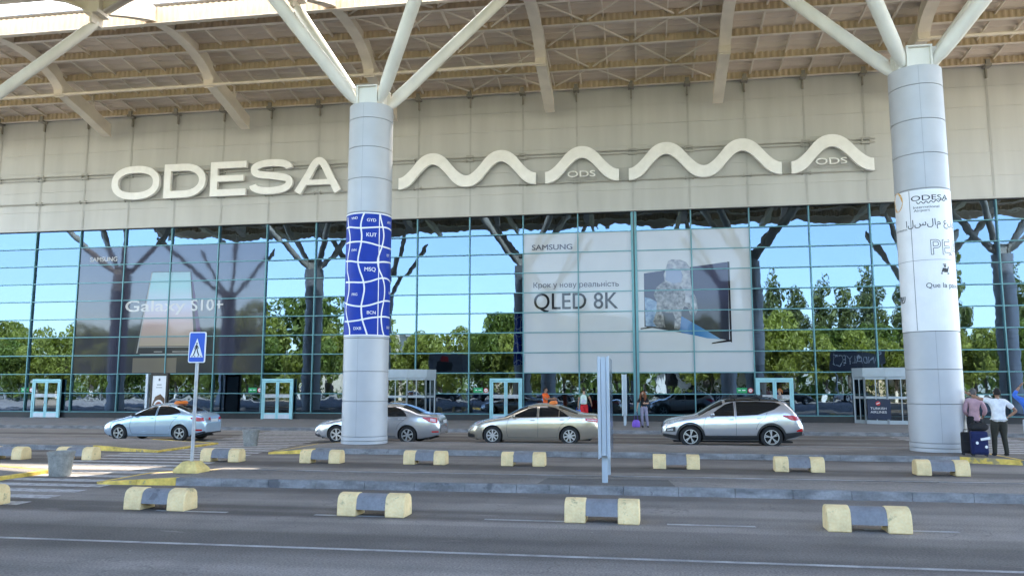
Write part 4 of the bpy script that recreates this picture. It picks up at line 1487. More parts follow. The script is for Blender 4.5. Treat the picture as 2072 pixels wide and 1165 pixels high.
def make_tree(kind, seed, lm, label, cat, group, white=True):
    rnd = random.Random(seed)
    t = thing("tree" if kind == "round" else "poplar_tree", label, cat, (0, 0, 0), 0, group)
    g = G()
    if kind == "round":
        H = 9.0
        blobs = []
        for k in range(13):
            a = rnd.uniform(0, 6.28)
            r = rnd.uniform(.6, 2.5)
            blobs.append((r * math.cos(a), r * math.sin(a), rnd.uniform(2.9, 7.8), rnd.uniform(1.0, 1.7), rnd.uniform(1.0, 1.7), rnd.uniform(.8, 1.4)))
        blobs.append((0, 0, 6, 1.8, 1.8, 2.6))
        g = crown(blobs, 11000, .14, rnd)
        tr = G().tube([(0, 0, 1.4), (.05, .02, 3), (.1, .05, 5), (.05, 0, 7)], [.17, .15, .10, .03], 8)
        for k in range(5):
            a = k * 1.3 + rnd.uniform(0, 1)
            tr.tube([(.05, .03, 2.2 + k * .4), (.8 * math.cos(a), .8 * math.sin(a), 3.4 + k * .5), (1.7 * math.cos(a), 1.7 * math.sin(a), 4.6 + k * .5)], [.09, .06, .02], 6)
        lw = G().tube([(0, 0, -.05), (0, 0, 1.45)], [.22, .175], 8)
    else:
        blobs = []
        for k in range(26):
            z = 3.4 + k * .62
            r = .55 + 1.5 * math.sin(math.pi * min(1, (k + 4) / 31)) * rnd.uniform(.7, 1.25)
            blobs.append((rnd.uniform(-.8, .8), rnd.uniform(-.8, .8), z, r * .9, r * .9, 1.15))
        g = crown(blobs, 13000, .16, rnd)
        tr = G().tube([(0, 0, 1.2), (.1, 0, 6), (0, .1, 12), (.1, 0, 17.5)], [.28, .22, .12, .03], 8)
        for k in range(9):
            a = k * 2.1
            tr.tube([(.05, 0, 3 + k * 1.3), (.6 * math.cos(a), .6 * math.sin(a), 4.6 + k * 1.3), (.9 * math.cos(a), .9 * math.sin(a), 6.6 + k * 1.3)], [.08, .05, .02], 5)
        lw = G().tube([(0, 0, -.05), (0, 0, 1.25)], [.34, .29], 8)
    g.build("crown", lm, t)
    tr.build("trunk", M_bark, t, smooth=60)
    lw.build("trunk_base", M_lime, t, smooth=60)
    return t
rt = [make_tree("round", 11 + k, (M_leafA, M_leafC, M_leafC)[k], "round leafy street tree opposite the terminal with a limewashed trunk", "tree", "street trees opposite the terminal") for k in range(3)]
pt = [make_tree("poplar", 31 + k, M_leafB, "tall narrow poplar standing behind the street trees opposite the terminal", "tree", "poplars opposite the terminal") for k in range(2)]
rnd = random.Random(5)
used = set()
def place(protos, x, y, s, sz=None):
    k = rnd.randrange(len(protos))
    t = protos[k] if k not in used or protos is None else None
    key = (id(protos), k)
    if key in used:
        t = copy_tree(protos[k])
    else:
        used.add(key); t = protos[k]
    t.location = (x, y, 0)
    t.rotation_euler = (0, 0, rnd.uniform(0, 6.28))
    t.scale = (s, s, sz or s)
x = -128
while x < 66:
    place(rt, x + rnd.uniform(-1, 1), -66.5 + rnd.uniform(-1.2, 1.2), rnd.uniform(.78, 1.12))
    x += 4.6
x = -140
while x < 74:
    big = -22 < x < -10 or -60 < x < -48
    place(rt, x + rnd.uniform(-1.5, 1.5), -76 + rnd.uniform(-2, 2), rnd.uniform(1.15, 1.6) if not big else rnd.uniform(1.7, 1.95))
    x += 6.2
# the woods further off read as one mass
rw = random.Random(3)
blobs = []
x = -190
while x < 120:
    h = rw.uniform(2.5, 5.5)
    blobs.append((x, -104 + rw.uniform(-5, 5), h * .9, rw.uniform(2.5, 4.5), 2.5, h))
    x += 3.4
o = crown(blobs, 26000, .42, rw).build("far_woods", M_leafA)
o["kind"] = "stuff"
for x, y, s in ((22, -95, .95), (26, -97, .88), (30, -94, .92), (34, -97, .84), (38, -96, 1.0), (43, -95, .9), (47, -97, 1.12), (50, -96, 1.2), (60, -95, 1.0), (64, -97, .95), (-6, -92, .72), (-9, -90, .78), (-60, -95, .7), (-66, -95, .65)):
    place(pt, x, y, s * 1.12)
hedge_rnd = random.Random(9)
for hx0 in (-132, -98, -64, -30, 4, 38):
    bl = []
    q = hx0
    while q < hx0 + 32:
        bl.append((q - hx0 - 16, hedge_rnd.uniform(-.4, .4), 1.0, 1.3, .9, hedge_rnd.uniform(1.1, 1.7)))
        q += 1.5
    hg = crown(bl, 5200, .16, hedge_rnd).build("hedge", M_leafA)
    hg.location = (hx0 + 16, -71.0, 0)
    tag(hg, "long clipped hedge under the street trees opposite the terminal", "hedge", "hedges opposite the terminal")
# white house behind the trees
hs_ = thing("white_house", "low white house with a row of dark windows across the road", "building", (12, -81.5, 0))
G().box(-10, 10, -5, 5, 0, 5.2).build("wall", mat("white_render", (0.75, 0.73, 0.68), rough=.9), hs_)
rf = G().add([(-10.6, -5.6, 5.2), (10.6, -5.6, 5.2), (10.6, 5.6, 5.2), (-10.6, 5.6, 5.2), (-8, 0, 7.2), (8, 0, 7.2)], [(0, 1, 5, 4), (2, 3, 4, 5), (1, 2, 5), (3, 0, 4), (0, 3, 2, 1)])
rf.build("roof", mat("dark_roof", (0.09, 0.06, 0.05), rough=.8), hs_)
for k in range(6):
    G().box(-8.6 + k * 3, -7.2 + k * 3, 5.0, 5.04, 1.2, 3.2).build("window", M_black, hs_)
hb = thing("beige_house", "taller beige block with pale gable across the road", "building", (-52, -99, 0))
G().box(-9, 9, -5, 5, 0, 11).build("wall", mat("beige_render", (0.62, 0.54, 0.40), rough=.9), hb)
G().box(-9.4, 9.4, -5.4, 5.4, 11, 11.5).build("roof", M_lime, hb)
for k in range(5):
    for q in range(3):
        G().box(-7.6 + k * 3.3, -6.2 + k * 3.3, 5.0, 5.04, 1.5 + q * 3.2, 3.2 + q * 3.2).build("window", M_black, hb)
# board with reversed reading in the glass
bo = thing("hanging_board", "dark blue advertising board hung under the canopy edge, mirrored in the glass", "advertisement", (23.9, -49.9, 4.2))
G().box(-2.9, 2.9, -.05, .05, 0, 1.5).build("panel", M_navy, bo)
for q in (-2.6, 2.6):
    G().tube([(q, 0, -4.2), (q, 0, 0)], .06, 8).build("post", M_galv, bo, smooth=50)
g = G()
vs, fs = text2d("SANDALYECİ", .62, .02)
vs = fit_text(vs, 5.0)
g.add([(2.5 - u, .056, .55 + v) for u, v in vs], [f[::-1] for f in fs])
g.build("board_word", M_whitep, bo)
bo2 = thing("hanging_board", "grey advertising board with a red and black patch, mirrored in the glass", "advertisement", (-22.6, -49.9, 4.0))
G().box(-2.4, 2.4, -.05, .05, 0, 1.9).build("panel", M_gblock, bo2)
G().box(-1.6, .4, .053, .057, .5, 1.1).build("black_patch", M_ink, bo2)
G().add([(-1.2, .06, 1.12), (0, .06, 1.12), (-.3, .06, 1.6), (-.9, .06, 1.6)], [(3, 2, 1, 0)]).build("red_patch", M_red, bo2)
for q in (-2.1, 2.1):
    G().tube([(q, 0, -4.0), (q, 0, 0)], .06, 8).build("post", M_galv, bo2, smooth=50)

# ------------------------------------------------------------------ cars
M_tyre = mat("tyre_rubber", (0.018, 0.018, 0.019), rough=0.85, var=0.2, scale=12)
M_rim = mat("alloy_rim", (0.62, 0.63, 0.65), rough=0.3, metal=0.7, var=0.05)
M_well = mat("wheel_well", (0.008, 0.008, 0.008), rough=0.9)
M_cglass = mat("tinted_car_glass", (0.010, 0.012, 0.014), rough=0.03, var=0.02, ior=1.52)
M_seam = mat("panel_gap", (0.03, 0.03, 0.035), rough=0.7)
M_trim = mat("black_plastic_trim", (0.022, 0.022, 0.024), rough=0.55)
M_lampw = mat("clear_lamp", (0.40, 0.42, 0.44), rough=0.2, metal=0.1, var=0.4, scale=14, coat=.4)
M_lampr = mat("red_lamp", (0.45, 0.010, 0.014), rough=0.25, var=0.35, scale=16, coat=0.25)
M_lampp = mat("pink_lamp", (0.60, 0.30, 0.32), rough=0.15, var=0.2, scale=16, coat=1)
M_chrome = mat("chrome", (0.75, 0.76, 0.78), rough=0.12, metal=1.0)
M_taxi = mat("orange_plastic", (0.80, 0.20, 0.025), rough=0.4, var=0.08)
M_plate = mat("number_plate", (0.72, 0.72, 0.74), rough=0.4)
def paint(name, c, met=0.7, rough=0.24):
    return mat(name, c, rough=rough, metal=met, var=0.03, scale=2, coat=0.8)

class Car:
    """body surface given by silhouette tables along the length (x from nose to tail), half width and section shape"""
    def __init__(s, L, W, top, belt, bot, lean=.30, n_cab=3.6, cab=(1.2, 3.9), nose=.62, tail=.72):
        s.L, s.W, s.top, s.belt, s.bot, s.lean, s.nc, s.cab, s.nose, s.tail = L, W / 2, smooth_tab(top, 6), smooth_tab(belt, 4), bot, lean, n_cab, cab, nose, tail
        s.side = [(0, .88), (.10, .945), (.28, .98), (.5, 1.0), (.72, .995), (.88, .975), (1, .945)]
    def hw(s, x):
        t = max(0, min(1, x / .95))
        a = 1 - (1 - s.nose) * (1 - t) ** 2.4
        t = max(0, min(1, (s.L - x) / .85))
        b = 1 - (1 - s.tail) * (1 - t) ** 2.6
        return s.W * min(a, b)
    def zz(s, x):
        b, z0, t = interp(s.belt, x), interp(s.bot, x), interp(s.top, x)
        b = min(b, t - .012)
        return z0, b, t
    def nn(s, x):
        a, b = s.cab
        if a < x < b:
            k = min(1, (x - a) / .35, (b - x) / .35)
            return 2.6 + (s.nc - 2.6) * k
        return 2.6
    def Y(s, x, z):
        z0, b, t = s.zz(x)
        w_ = s.hw(x)
        if z <= b:
            return w_ * interp(s.side, (z - z0) / (b - z0))
        q = min(1, (z - b) / (t - b))
        n = s.nn(x)
        return .945 * w_ * (1 - s.lean * (t - b) * q / .5 * .8) * max(0, 1 - q ** n) ** (1 / n)
    def P(s, x, phi, off=0):
        """point of the roof / bonnet / glass arc, phi 0..pi from the near (-y) belt to the far one"""
        z0, b, t = s.zz(x)
        n = s.nn(x)
        c, si = math.cos(phi), math.sin(phi)
        q = abs(si) ** (2 / n)
        y = .945 * s.hw(x) * (1 - s.lean * (t - b) * q / .5 * .8) * abs(c) ** (2 / n)
        return Vector((x, -y if c > 0 else y, b + (t - b) * q + off))
    def ring(s, x):
        z0, b, t = s.zz(x)
        pts = []
        for f, k in s.side:
            pts.append((x, -s.hw(x) * k, z0 + (b - z0) * f))
        m_ = 20
        for k in range(1, m_):
            # even in arc, denser at shoulder
            pts.append(tuple(s.P(x, math.pi * k / m_)))
        for f, k in s.side[::-1]:
            pts.append((x, s.hw(x) * k, z0 + (b - z0) * f))
        return pts
    def shell(s):
        g = G()
        xs = [0, .015, .04, .08, .14] + [.2 + (s.L - .4) * k / 72 for k in range(73)] + [s.L - .14, s.L - .08, s.L - .04, s.L - .015, s.L]
        n = None
        rings = [s.ring(x) for x in xs]
        def bulge(r, dx, k):
            zs = [p[2] for p in r]
            zm = (min(zs) + max(zs)) / 2
            return [(p[0] + dx, p[1] * k, zm + (p[2] - zm) * k) for p in r]
        rings = [bulge(rings[0], -dx, k) for dx, k in ((.042, .5), (.036, .8), (.022, .93))] + rings + [bulge(rings[-1], dx, k) for dx, k in ((.022, .93), (.036, .8), (.042, .5))]
        for r in rings:
            n = len(r)
            g.v += r
        for i in range(len(rings) - 1):
            for k in range(n):
                k2 = (k + 1) % n
                g.f.append((i * n + k, (i + 1) * n + k, (i + 1) * n + k2, i * n + k2))
        g.f.append(tuple(range(n)))
        e = (len(rings) - 1) * n
        g.f.append(tuple(e + k for k in range(n))[::-1])
        g.m = [0] * len(g.f)
        return g
    def patch(s, g, lo, hi, x0=None, x1=None, off=.007, nx=26, nz=6, m=0, sides=(-1, 1)):
        """skin patch on both flanks between polylines lo(x) and hi(x)"""
        x0 = lo[0][0] if x0 is None else x0
        x1 = lo[-1][0] if x1 is None else x1
        for sd in sides:
            vs = []
            for i in range(nx + 1):
                x = x0 + (x1 - x0) * i / nx
                a, b = interp(lo, x), interp(hi, x)
                for k in range(nz + 1):
                    z = a + (b - a) * k / nz
                    vs.append((x, sd * (s.Y(x, z) + off), z))
            fs = []
            for i in range(nx):
                for k in range(nz):
                    q = i * (nz + 1) + k
                    f = (q, q + nz + 1, q + nz + 2, q + 1)
                    fs.append(f if sd < 0 else f[::-1])
            g.add(vs, fs, m)
    def line(s, g, pts, wd=.012, off=.004, m=0, sides=(-1, 1)):
        pts = smooth_tab(pts, 5)
        for sd in sides:
            vs, fs = [], []
            for i, p in enumerate(pts):
                a, b = Vector(pts[max(0, i - 1)]), Vector(pts[min(len(pts) - 1, i + 1)])
                t = (b - a).normalized()
                n = Vector((-t.y, t.x)) * wd / 2
                for q in (1, -1):
                    x, z = p[0] + n.x * q, p[1] + n.y * q
                    vs.append((x, sd * (s.Y(x, z) + off), z))
            for i in range(len(pts) - 1):
                f = (2 * i + 1, 2 * i + 3, 2 * i + 2, 2 * i)
                fs.append(f if sd < 0 else f[::-1])
            g.add(vs, fs, m)
    def arcpatch(s, g, x0, x1, p0, p1, off=.008, nx=14, npz=22, m=0):
        """patch on top (windscreen, rear glass, bonnet) ; p0(x-fraction) opening angles"""
        vs, fs = [], []
        for i in range(nx + 1):
            t = i / nx
            x = x0 + (x1 - x0) * t
            a = p0 + (p1 - p0) * t
            for k in range(npz + 1):
                phi = a + (math.pi - 2 * a) * k / npz
                vs.append(s.P(x, phi, off))
        for i in range(nx):
            for k in range(npz):
                q = i * (npz + 1) + k
                fs.append((q, q + npz + 1, q + npz + 2, q + 1))
        g.add(vs, fs, m)
    def endpatch(s, g, poly, xsurf, m=0, sgn=1):
        """polygon (y,z) on the tail (sgn 1) or the nose (sgn -1)"""
        vs = [(xsurf + sgn * .043, y, z) for y, z in poly]
        f = tuple(range(len(poly)))
        g.add(vs, [f if sgn > 0 else f[::-1]], m)

def sides(g, name, m, root, smooth=None):
    """one object for each flank"""
    for sd in (-1, 1):
        q = G()
        keep = [f for f in g.f if sum(g.v[i][1] for i in f) * sd > 0]
        if not keep:
            continue
        ids = {}
        for f in keep:
            for i in f:
                if i not in ids:
                    ids[i] = len(q.v)
                    q.v.append(g.v[i])
        q.f = [tuple(ids[i] for i in f) for f in keep]
        q.m = [0] * len(q.f)
        q.build(name, m, root, smooth=smooth)
def doors(root, car, m, specs):
    """each door a thin skin on the flank with its own handle"""
    for lo, hi, hx, hz, hm in specs:
        for sd in (-1, 1):
            g = G()
            car.patch(g, lo, hi, off=.0035, nx=30, nz=12, sides=(sd,))
            d = g.build("door", m, root, smooth=60)
            y = car.Y(hx, hz)
            G().tube([(hx - .085, sd * y, hz), (hx - .06, sd * (y + .03), hz + .003), (hx + .06, sd * (y + .03), hz + .006), (hx + .085, sd * y, hz + .006)], .015, 6).build("handle", hm, d, smooth=60)

def wheel(root, x, y, r, rim, spokes, style):
    sd = -1 if y < 0 else 1
    h = .105
    wl = G().lathe([(.0 + r * .45, -h * .6), (r * .45, h * .6)], 24, (x, y, r), 0, 'y').build("wheel", M_well, root, smooth=40)
    fix_normals(wl)
    w_ = h
    prof = [(rim * 1.0, -w_ * .95), (rim * 1.06, -w_ * 1.02), (r * .93, -w_), (r * .985, -w_ * .75), (r, -w_ * .3), (r, w_ * .3), (r * .985, w_ * .75), (r * .93, w_), (rim * 1.06, w_ * 1.02), (rim, w_ * .95)]
    g = G()
    n = 36
    for rr, yy in prof:
        for k in range(n):
            t = 2 * math.pi * k / n
            g.v.append((x + rr * math.cos(t), y + yy, r + rr * math.sin(t)))
    for i in range(len(prof) - 1):
        for k in range(n):
            k2 = (k + 1) % n
            g.f.append((i * n + k, (i + 1) * n + k, (i + 1) * n + k2, i * n + k2))
    g.m = [0] * len(g.f)
    o = g.build("tyre", M_tyre, wl, smooth=40)
    fix_normals(o)
    g = G()
    yo = y + sd * w_ * .72
    F2 = lambda u, v, d: (x + u, yo - sd * d, r + v)
    ringp = [(rim * .965 * math.cos(k * math.pi / 18), rim * .965 * math.sin(k * math.pi / 18)) for k in range(36)]
    g.ribbon(ringp, rim * .09, F2, -.03, .05, True)
    a0 = random.uniform(0, 1)
    for k in range(spokes):
        a = a0 + 2 * math.pi * k / spokes
        for da in ((-.13, .13) if style == "twin" else (0,)):
            wi, wo = {"star": (.16, .30), "twin": (.12, .13), "cover": (.22, .24), "six": (.22, .30)}[style]
            i0, i1 = rim * .16, rim * .95
            ca, sa = math.cos(a), math.sin(a)
            cb, sb = math.cos(a + da), math.sin(a + da)
            pts = [(i0 * ca + sa * rim * wi / 2, i0 * sa - ca * rim * wi / 2), (i1 * cb + sb * rim * wo / 2, i1 * sb - cb * rim * wo / 2),
                   (i1 * cb - sb * rim * wo / 2, i1 * sb + cb * rim * wo / 2), (i0 * ca - sa * rim * wi / 2, i0 * sa + ca * rim * wi / 2)]
            g.prism(pts, F2, -.012 - .002 * (k % 2), .02)
    g.prism([(rim * .2 * math.cos(k * .4488), rim * .2 * math.sin(k * .4488)) for k in range(14)], F2, -.02, .02)
    o = g.build("rim", M_rim, wl, smooth=30)
    fix_normals(o)

def finish_body(car, name_m, root, wheels, arch_r, trim_arch=False):
    o = car.shell().build("body", name_m, root, smooth=28)
    fix_normals(o)
    dg = None
    for x, r in wheels:
        c = G()
        for sd in (-1, 1):
            c.lathe([(arch_r, 0), (arch_r, .42)], 40, (x, (-car.W - .10) if sd < 0 else (car.W + .10 - .42), r - .005), 0, 'y')
        cut = c.build("cut", M_well, root)
        fix_normals(cut)
        b = o.modifiers.new("arch", 'BOOLEAN')
        b.operation = 'DIFFERENCE'
        b.solver = 'EXACT'
        b.object = cut
        dg = bpy.context.evaluated_depsgraph_get()
        dg.update()
        me = bpy.data.meshes.new_from_object(o.evaluated_get(dg))
        o.modifiers.clear()
        o.data = me
        bpy.data.objects.remove(cut)
    # faces inside the arches are the black liner
    if len(o.data.materials) < 2:
        o.data.materials.append(M_well)
    for p in o.data.polygons:
        p.material_index = 0
        for x, r in wheels:
            d = math.hypot(p.center.x - x, p.center.z - r)
            if d < arch_r - .004 and abs(p.center.y) < car.W + .05:
                p.material_index = 1
            elif abs(d - arch_r) < .03 and abs(p.normal.y) < .5 and p.center.z < r + arch_r + .03 and abs(p.center.y) < car.W * .99:
                dirv = Vector((x - p.center.x, 0, r - p.center.z))
                if dirv.length > 0 and dirv.normalized().dot(p.normal) > .8:
                    p.material_index = 1
    o.data.polygons.foreach_set("use_smooth", [True] * len(o.data.polygons))
    o.data.set_sharp_from_angle(angle=R(28))
    return o

def mirror_part(root, car, x, z, m):
    for sd in (-1, 1):
        yb = car.Y(x, z)
        g = G()
        prof = []
        n, k_ = 10, 7
        c = Vector((x, sd * (yb + .13), z + .07))
        for i in range(k_ + 1):
            t = math.pi * i / k_
            for k in range(n):
                a = 2 * math.pi * k / n
                g.v.append((c.x + .075 * math.sin(t) * math.cos(a), c.y - .10 * math.cos(t), c.z + .065 * math.sin(t) * math.sin(a)))
        for i in range(k_):
            for k in range(n):
                k2 = (k + 1) % n
                g.f.append((i * n + k, i * n + k2, (i + 1) * n + k2, (i + 1) * n + k))
        g.m = [0] * len(g.f)
        g.bar((x, sd * (yb - .03), z + .01), (x, sd * (yb + .08), z + .05), .06, .03)
        o = g.build("wing_mirror", m, root, smooth=50)
        fix_normals(o)
def handles(root, car, pts, m):
    for x, z in pts:
        for sd in (-1, 1):
            y = car.Y(x, z)
            G().tube([(x - .085, sd * (y + .0), z), (x - .06, sd * (y + .028), z + .003), (x + .06, sd * (y + .028), z + .006), (x + .085, sd * y, z + .006)], .014, 6).build("door_handle", m, root, smooth=60)
def taxi_sign(root, car, x):
    z = interp(car.top, x)
    g = G()
    sec = [(-.13, 0), (-.12, .06), (-.06, .11), (.07, .12), (.12, .06), (.13, 0)]
    g.prism(sec, lambda u, v, d: (x + u, d, z + v - .01), -.30, .30)
    o = g.build("taxi_sign", M_taxi, root, smooth=40, bevel=.015)
    fix_normals(o)
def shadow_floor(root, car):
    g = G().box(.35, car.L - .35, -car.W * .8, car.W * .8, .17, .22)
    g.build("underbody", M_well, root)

# --- light blue saloon taxi
def blue_taxi(loc, rz, label):
    t = thing("taxi_car", label, "car", loc, rz)
    c = Car(4.37, 1.70, [(0, .60), (.10, .70), (.35, .80), (.75, .90), (1.10, .985), (1.5, 1.19), (1.9, 1.365), (2.25, 1.45), (2.6, 1.468), (3.0, 1.43), (3.4, 1.31), (3.75, 1.165), (3.95, 1.115), (4.2, 1.09), (4.31, 1.0), (4.37, .78)],
            [(0, .55), (.3, .68), (.8, .80), (1.3, .905), (2.0, .955), (2.8, 1.0), (3.6, 1.035), (4.2, .98), (4.37, .72)], [(0, .26), (.25, .20), (.6, .18), (3.7, .19), (4.1, .26), (4.37, .34)], .30, 3.4, (1.2, 3.8), .60, .74)
    R_, xs = .315, (.86, 3.43)
    pm = paint("ice_blue_paint", (0.50, 0.64, 0.78), .5)
    finish_body(c, pm, t, [(x, R_) for x in xs], .365)
    for x in xs:
        for y in (-.74, .74):
            wheel(t, x, y, R_, .205, 5, "star")
    g = G(); c.patch(g, [(1.50, .965), (2.36, .985)], [(1.50, 1.0), (1.75, 1.15), (2.05, 1.30), (2.36, 1.375)], nx=20); sides(g, "front_window", M_cglass, t, smooth=60)
    g = G(); c.patch(g, [(2.44, .988), (3.0, 1.02), (3.42, 1.10)], [(2.44, 1.382), (2.7, 1.378), (3.05, 1.31), (3.30, 1.21), (3.42, 1.115)], nx=20); sides(g, "rear_window", M_cglass, t, smooth=60)
    g = G(); c.arcpatch(g, 1.16, 1.98, .42, .66); g.build("windscreen", M_cglass, t, smooth=60)
    g = G(); c.arcpatch(g, 3.12, 3.80, .70, .50); g.build("rear_screen", M_cglass, t, smooth=60)
    g = G()
    for p in ([(1.42, .95), (1.36, .80), (1.33, .55), (1.40, .30)], [(2.40, 1.37), (2.405, .98), (2.41, .6), (2.40, .30)], [(3.40, 1.06), (3.28, .92), (3.10, .72), (3.02, .50)], [(1.40, .28), (2.4, .27), (3.0, .29)]):
        c.line(g, p)
    sides(g, "door_gap", M_seam, t)
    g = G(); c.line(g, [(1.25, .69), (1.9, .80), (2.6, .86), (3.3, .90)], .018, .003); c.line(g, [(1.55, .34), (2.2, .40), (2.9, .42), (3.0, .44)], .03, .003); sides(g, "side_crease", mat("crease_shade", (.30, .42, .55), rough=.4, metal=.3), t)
    doors(t, c, pm, [([(1.43, .32), (2.39, .29)], [(1.43, .945), (2.39, .965)], 2.25, .885, pm), ([(2.42, .29), (2.98, .31), (3.06, .50), (3.26, .74), (3.38, .92)], [(2.42, .97), (3.38, 1.02)], 3.20, .945, pm)])
    mirror_part(t, c, 1.50, .95, M_trim)
    g = G(); c.patch(g, [(.10, .62), (.30, .68), (.62, .78)], [(.10, .66), (.30, .77), (.62, .82)], nx=12, nz=4); sides(g, "headlight", M_lampw, t, smooth=60)
    g = G(); c.patch(g, [(3.86, .87), (4.10, .78), (4.34, .77)], [(3.86, .93), (4.10, .94), (4.34, .90)], nx=14, nz=4); sides(g, "tail_light", M_lampr, t, smooth=60)
    for sd in (-1, 1):
        g = G(); c.endpatch(g, [(sd * .46, .81), (sd * .30, .82), (sd * .30, .92), (sd * .46, .92)][::sd], 4.37); sides(g, "tail_light", M_lampr, t)
    g = G(); c.patch(g, [(3.95, .42), (4.30, .40)], [(3.95, .47), (4.30, .47)], nx=10, nz=2, x0=4.02, x1=4.28); sides(g, "reflector", M_lampr, t)
    g = G(); c.endpatch(g, [(-.26, .74), (.26, .74), (.26, .86), (-.26, .86)], 4.372); g.build("number_plate", M_plate, t)
    g = G(); c.patch(g, [(3.85, .20), (4.36, .345)], [(3.85, .26), (4.36, .40)], nx=10, nz=2); g.box(4.25, 4.375, -.6, .6, .30, .385); g.build("rear_skirt", M_trim, t)
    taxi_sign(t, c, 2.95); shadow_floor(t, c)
    return t
# --- silver saloon
def silver_saloon(loc, rz, label):
    t = thing("saloon_car", label, "car", loc, rz)
    c = Car(4.80, 1.81, [(0, .58), (.12, .70), (.45, .81), (.95, .91), (1.35, .985), (1.75, 1.18), (2.15, 1.36), (2.5, 1.44), (2.9, 1.455), (3.3, 1.42), (3.7, 1.30), (4.05, 1.16), (4.3, 1.10), (4.6, 1.08), (4.73, 1.0), (4.80, .75)],
            [(0, .52), (.3, .66), (.9, .80), (1.5, .90), (2.4, .95), (3.3, .98), (4.1, 1.0), (4.6, .96), (4.80, .70)], [(0, .24), (.3, .19), (.6, .17), (4.1, .19), (4.5, .26), (4.80, .34)], .30, 3.4, (1.4, 4.1), .60, .74)
    R_, xs = .325, (.96, 3.66)
    pm = paint("silver_paint", (0.62, 0.63, 0.66))
    finish_body(c, pm, t, [(x, R_) for x in xs], .375)
    for x in xs:
        for y in (-.79, .79):
            wheel(t, x, y, R_, .215, 6, "six")
    g = G(); c.patch(g, [(1.72, .955), (2.62, .975)], [(1.72, .98), (1.95, 1.12), (2.3, 1.29), (2.62, 1.36)], nx=20); sides(g, "front_window", M_cglass, t, smooth=60)
    g = G(); c.patch(g, [(2.70, .977), (3.62, .995)], [(2.70, 1.366), (3.0, 1.36), (3.3, 1.28), (3.5, 1.16), (3.62, 1.01)], nx=20); sides(g, "rear_window", M_cglass, t, smooth=60)
    g = G(); c.arcpatch(g, 1.42, 2.22, .42, .66); g.build("windscreen", M_cglass, t, smooth=60)
    g = G(); c.arcpatch(g, 3.42, 4.10, .72, .50); g.build("rear_screen", M_cglass, t, smooth=60)
    g = G()
    for p in ([(1.58, .93), (1.52, .75), (1.50, .5), (1.55, .29)], [(2.66, 1.35), (2.665, .97), (2.67, .6), (2.66, .29)], [(3.66, 1.0), (3.55, .88), (3.34, .72), (3.24, .52)], [(1.55, .27), (2.6, .26), (3.2, .28)]):
        c.line(g, p)
    sides(g, "door_gap", M_seam, t)
    doors(t, c, pm, [([(1.59, .31), (2.65, .28)], [(1.59, .92), (2.65, .955)], 2.52, .87, pm), ([(2.68, .28), (3.2, .30), (3.28, .52), (3.5, .76), (3.62, .90)], [(2.68, .955), (3.62, .975)], 3.42, .89, pm)])
    mirror_part(t, c, 1.75, .94, pm)
    g = G(); c.patch(g, [(.08, .60), (.30, .66), (.62, .75)], [(.08, .66), (.30, .77), (.62, .83)], nx=12, nz=4); sides(g, "headlight", M_lampw, t, smooth=60)
    g = G(); c.patch(g, [(4.22, .93), (4.45, .80), (4.74, .74)], [(4.22, .965), (4.45, .965), (4.74, .93)], nx=14, nz=4); sides(g, "tail_light", M_lampr, t, smooth=60)
    g = G(); c.patch(g, [(4.50, .83), (4.68, .80)], [(4.50, .93), (4.68, .90)], nx=6, nz=2, off=.010); sides(g, "tail_light_lens", M_lampp, t, smooth=60)
    g = G(); c.endpatch(g, [(-.26, .74), (.26, .74), (.26, .86), (-.26, .86)], 4.802); g.build("number_plate", M_plate, t)
    g = G(); c.patch(g, [(0.0, .25), (.30, .22)], [(0.0, .34), (.30, .28)], nx=8, nz=2); g.build("front_skirt", M_trim, t)
    g = G(); c.patch(g, [(4.55, .42), (4.78, .42)], [(4.55, .47), (4.78, .47)], nx=6, nz=2); sides(g, "reflector", M_lampr, t)
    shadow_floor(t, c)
    return t
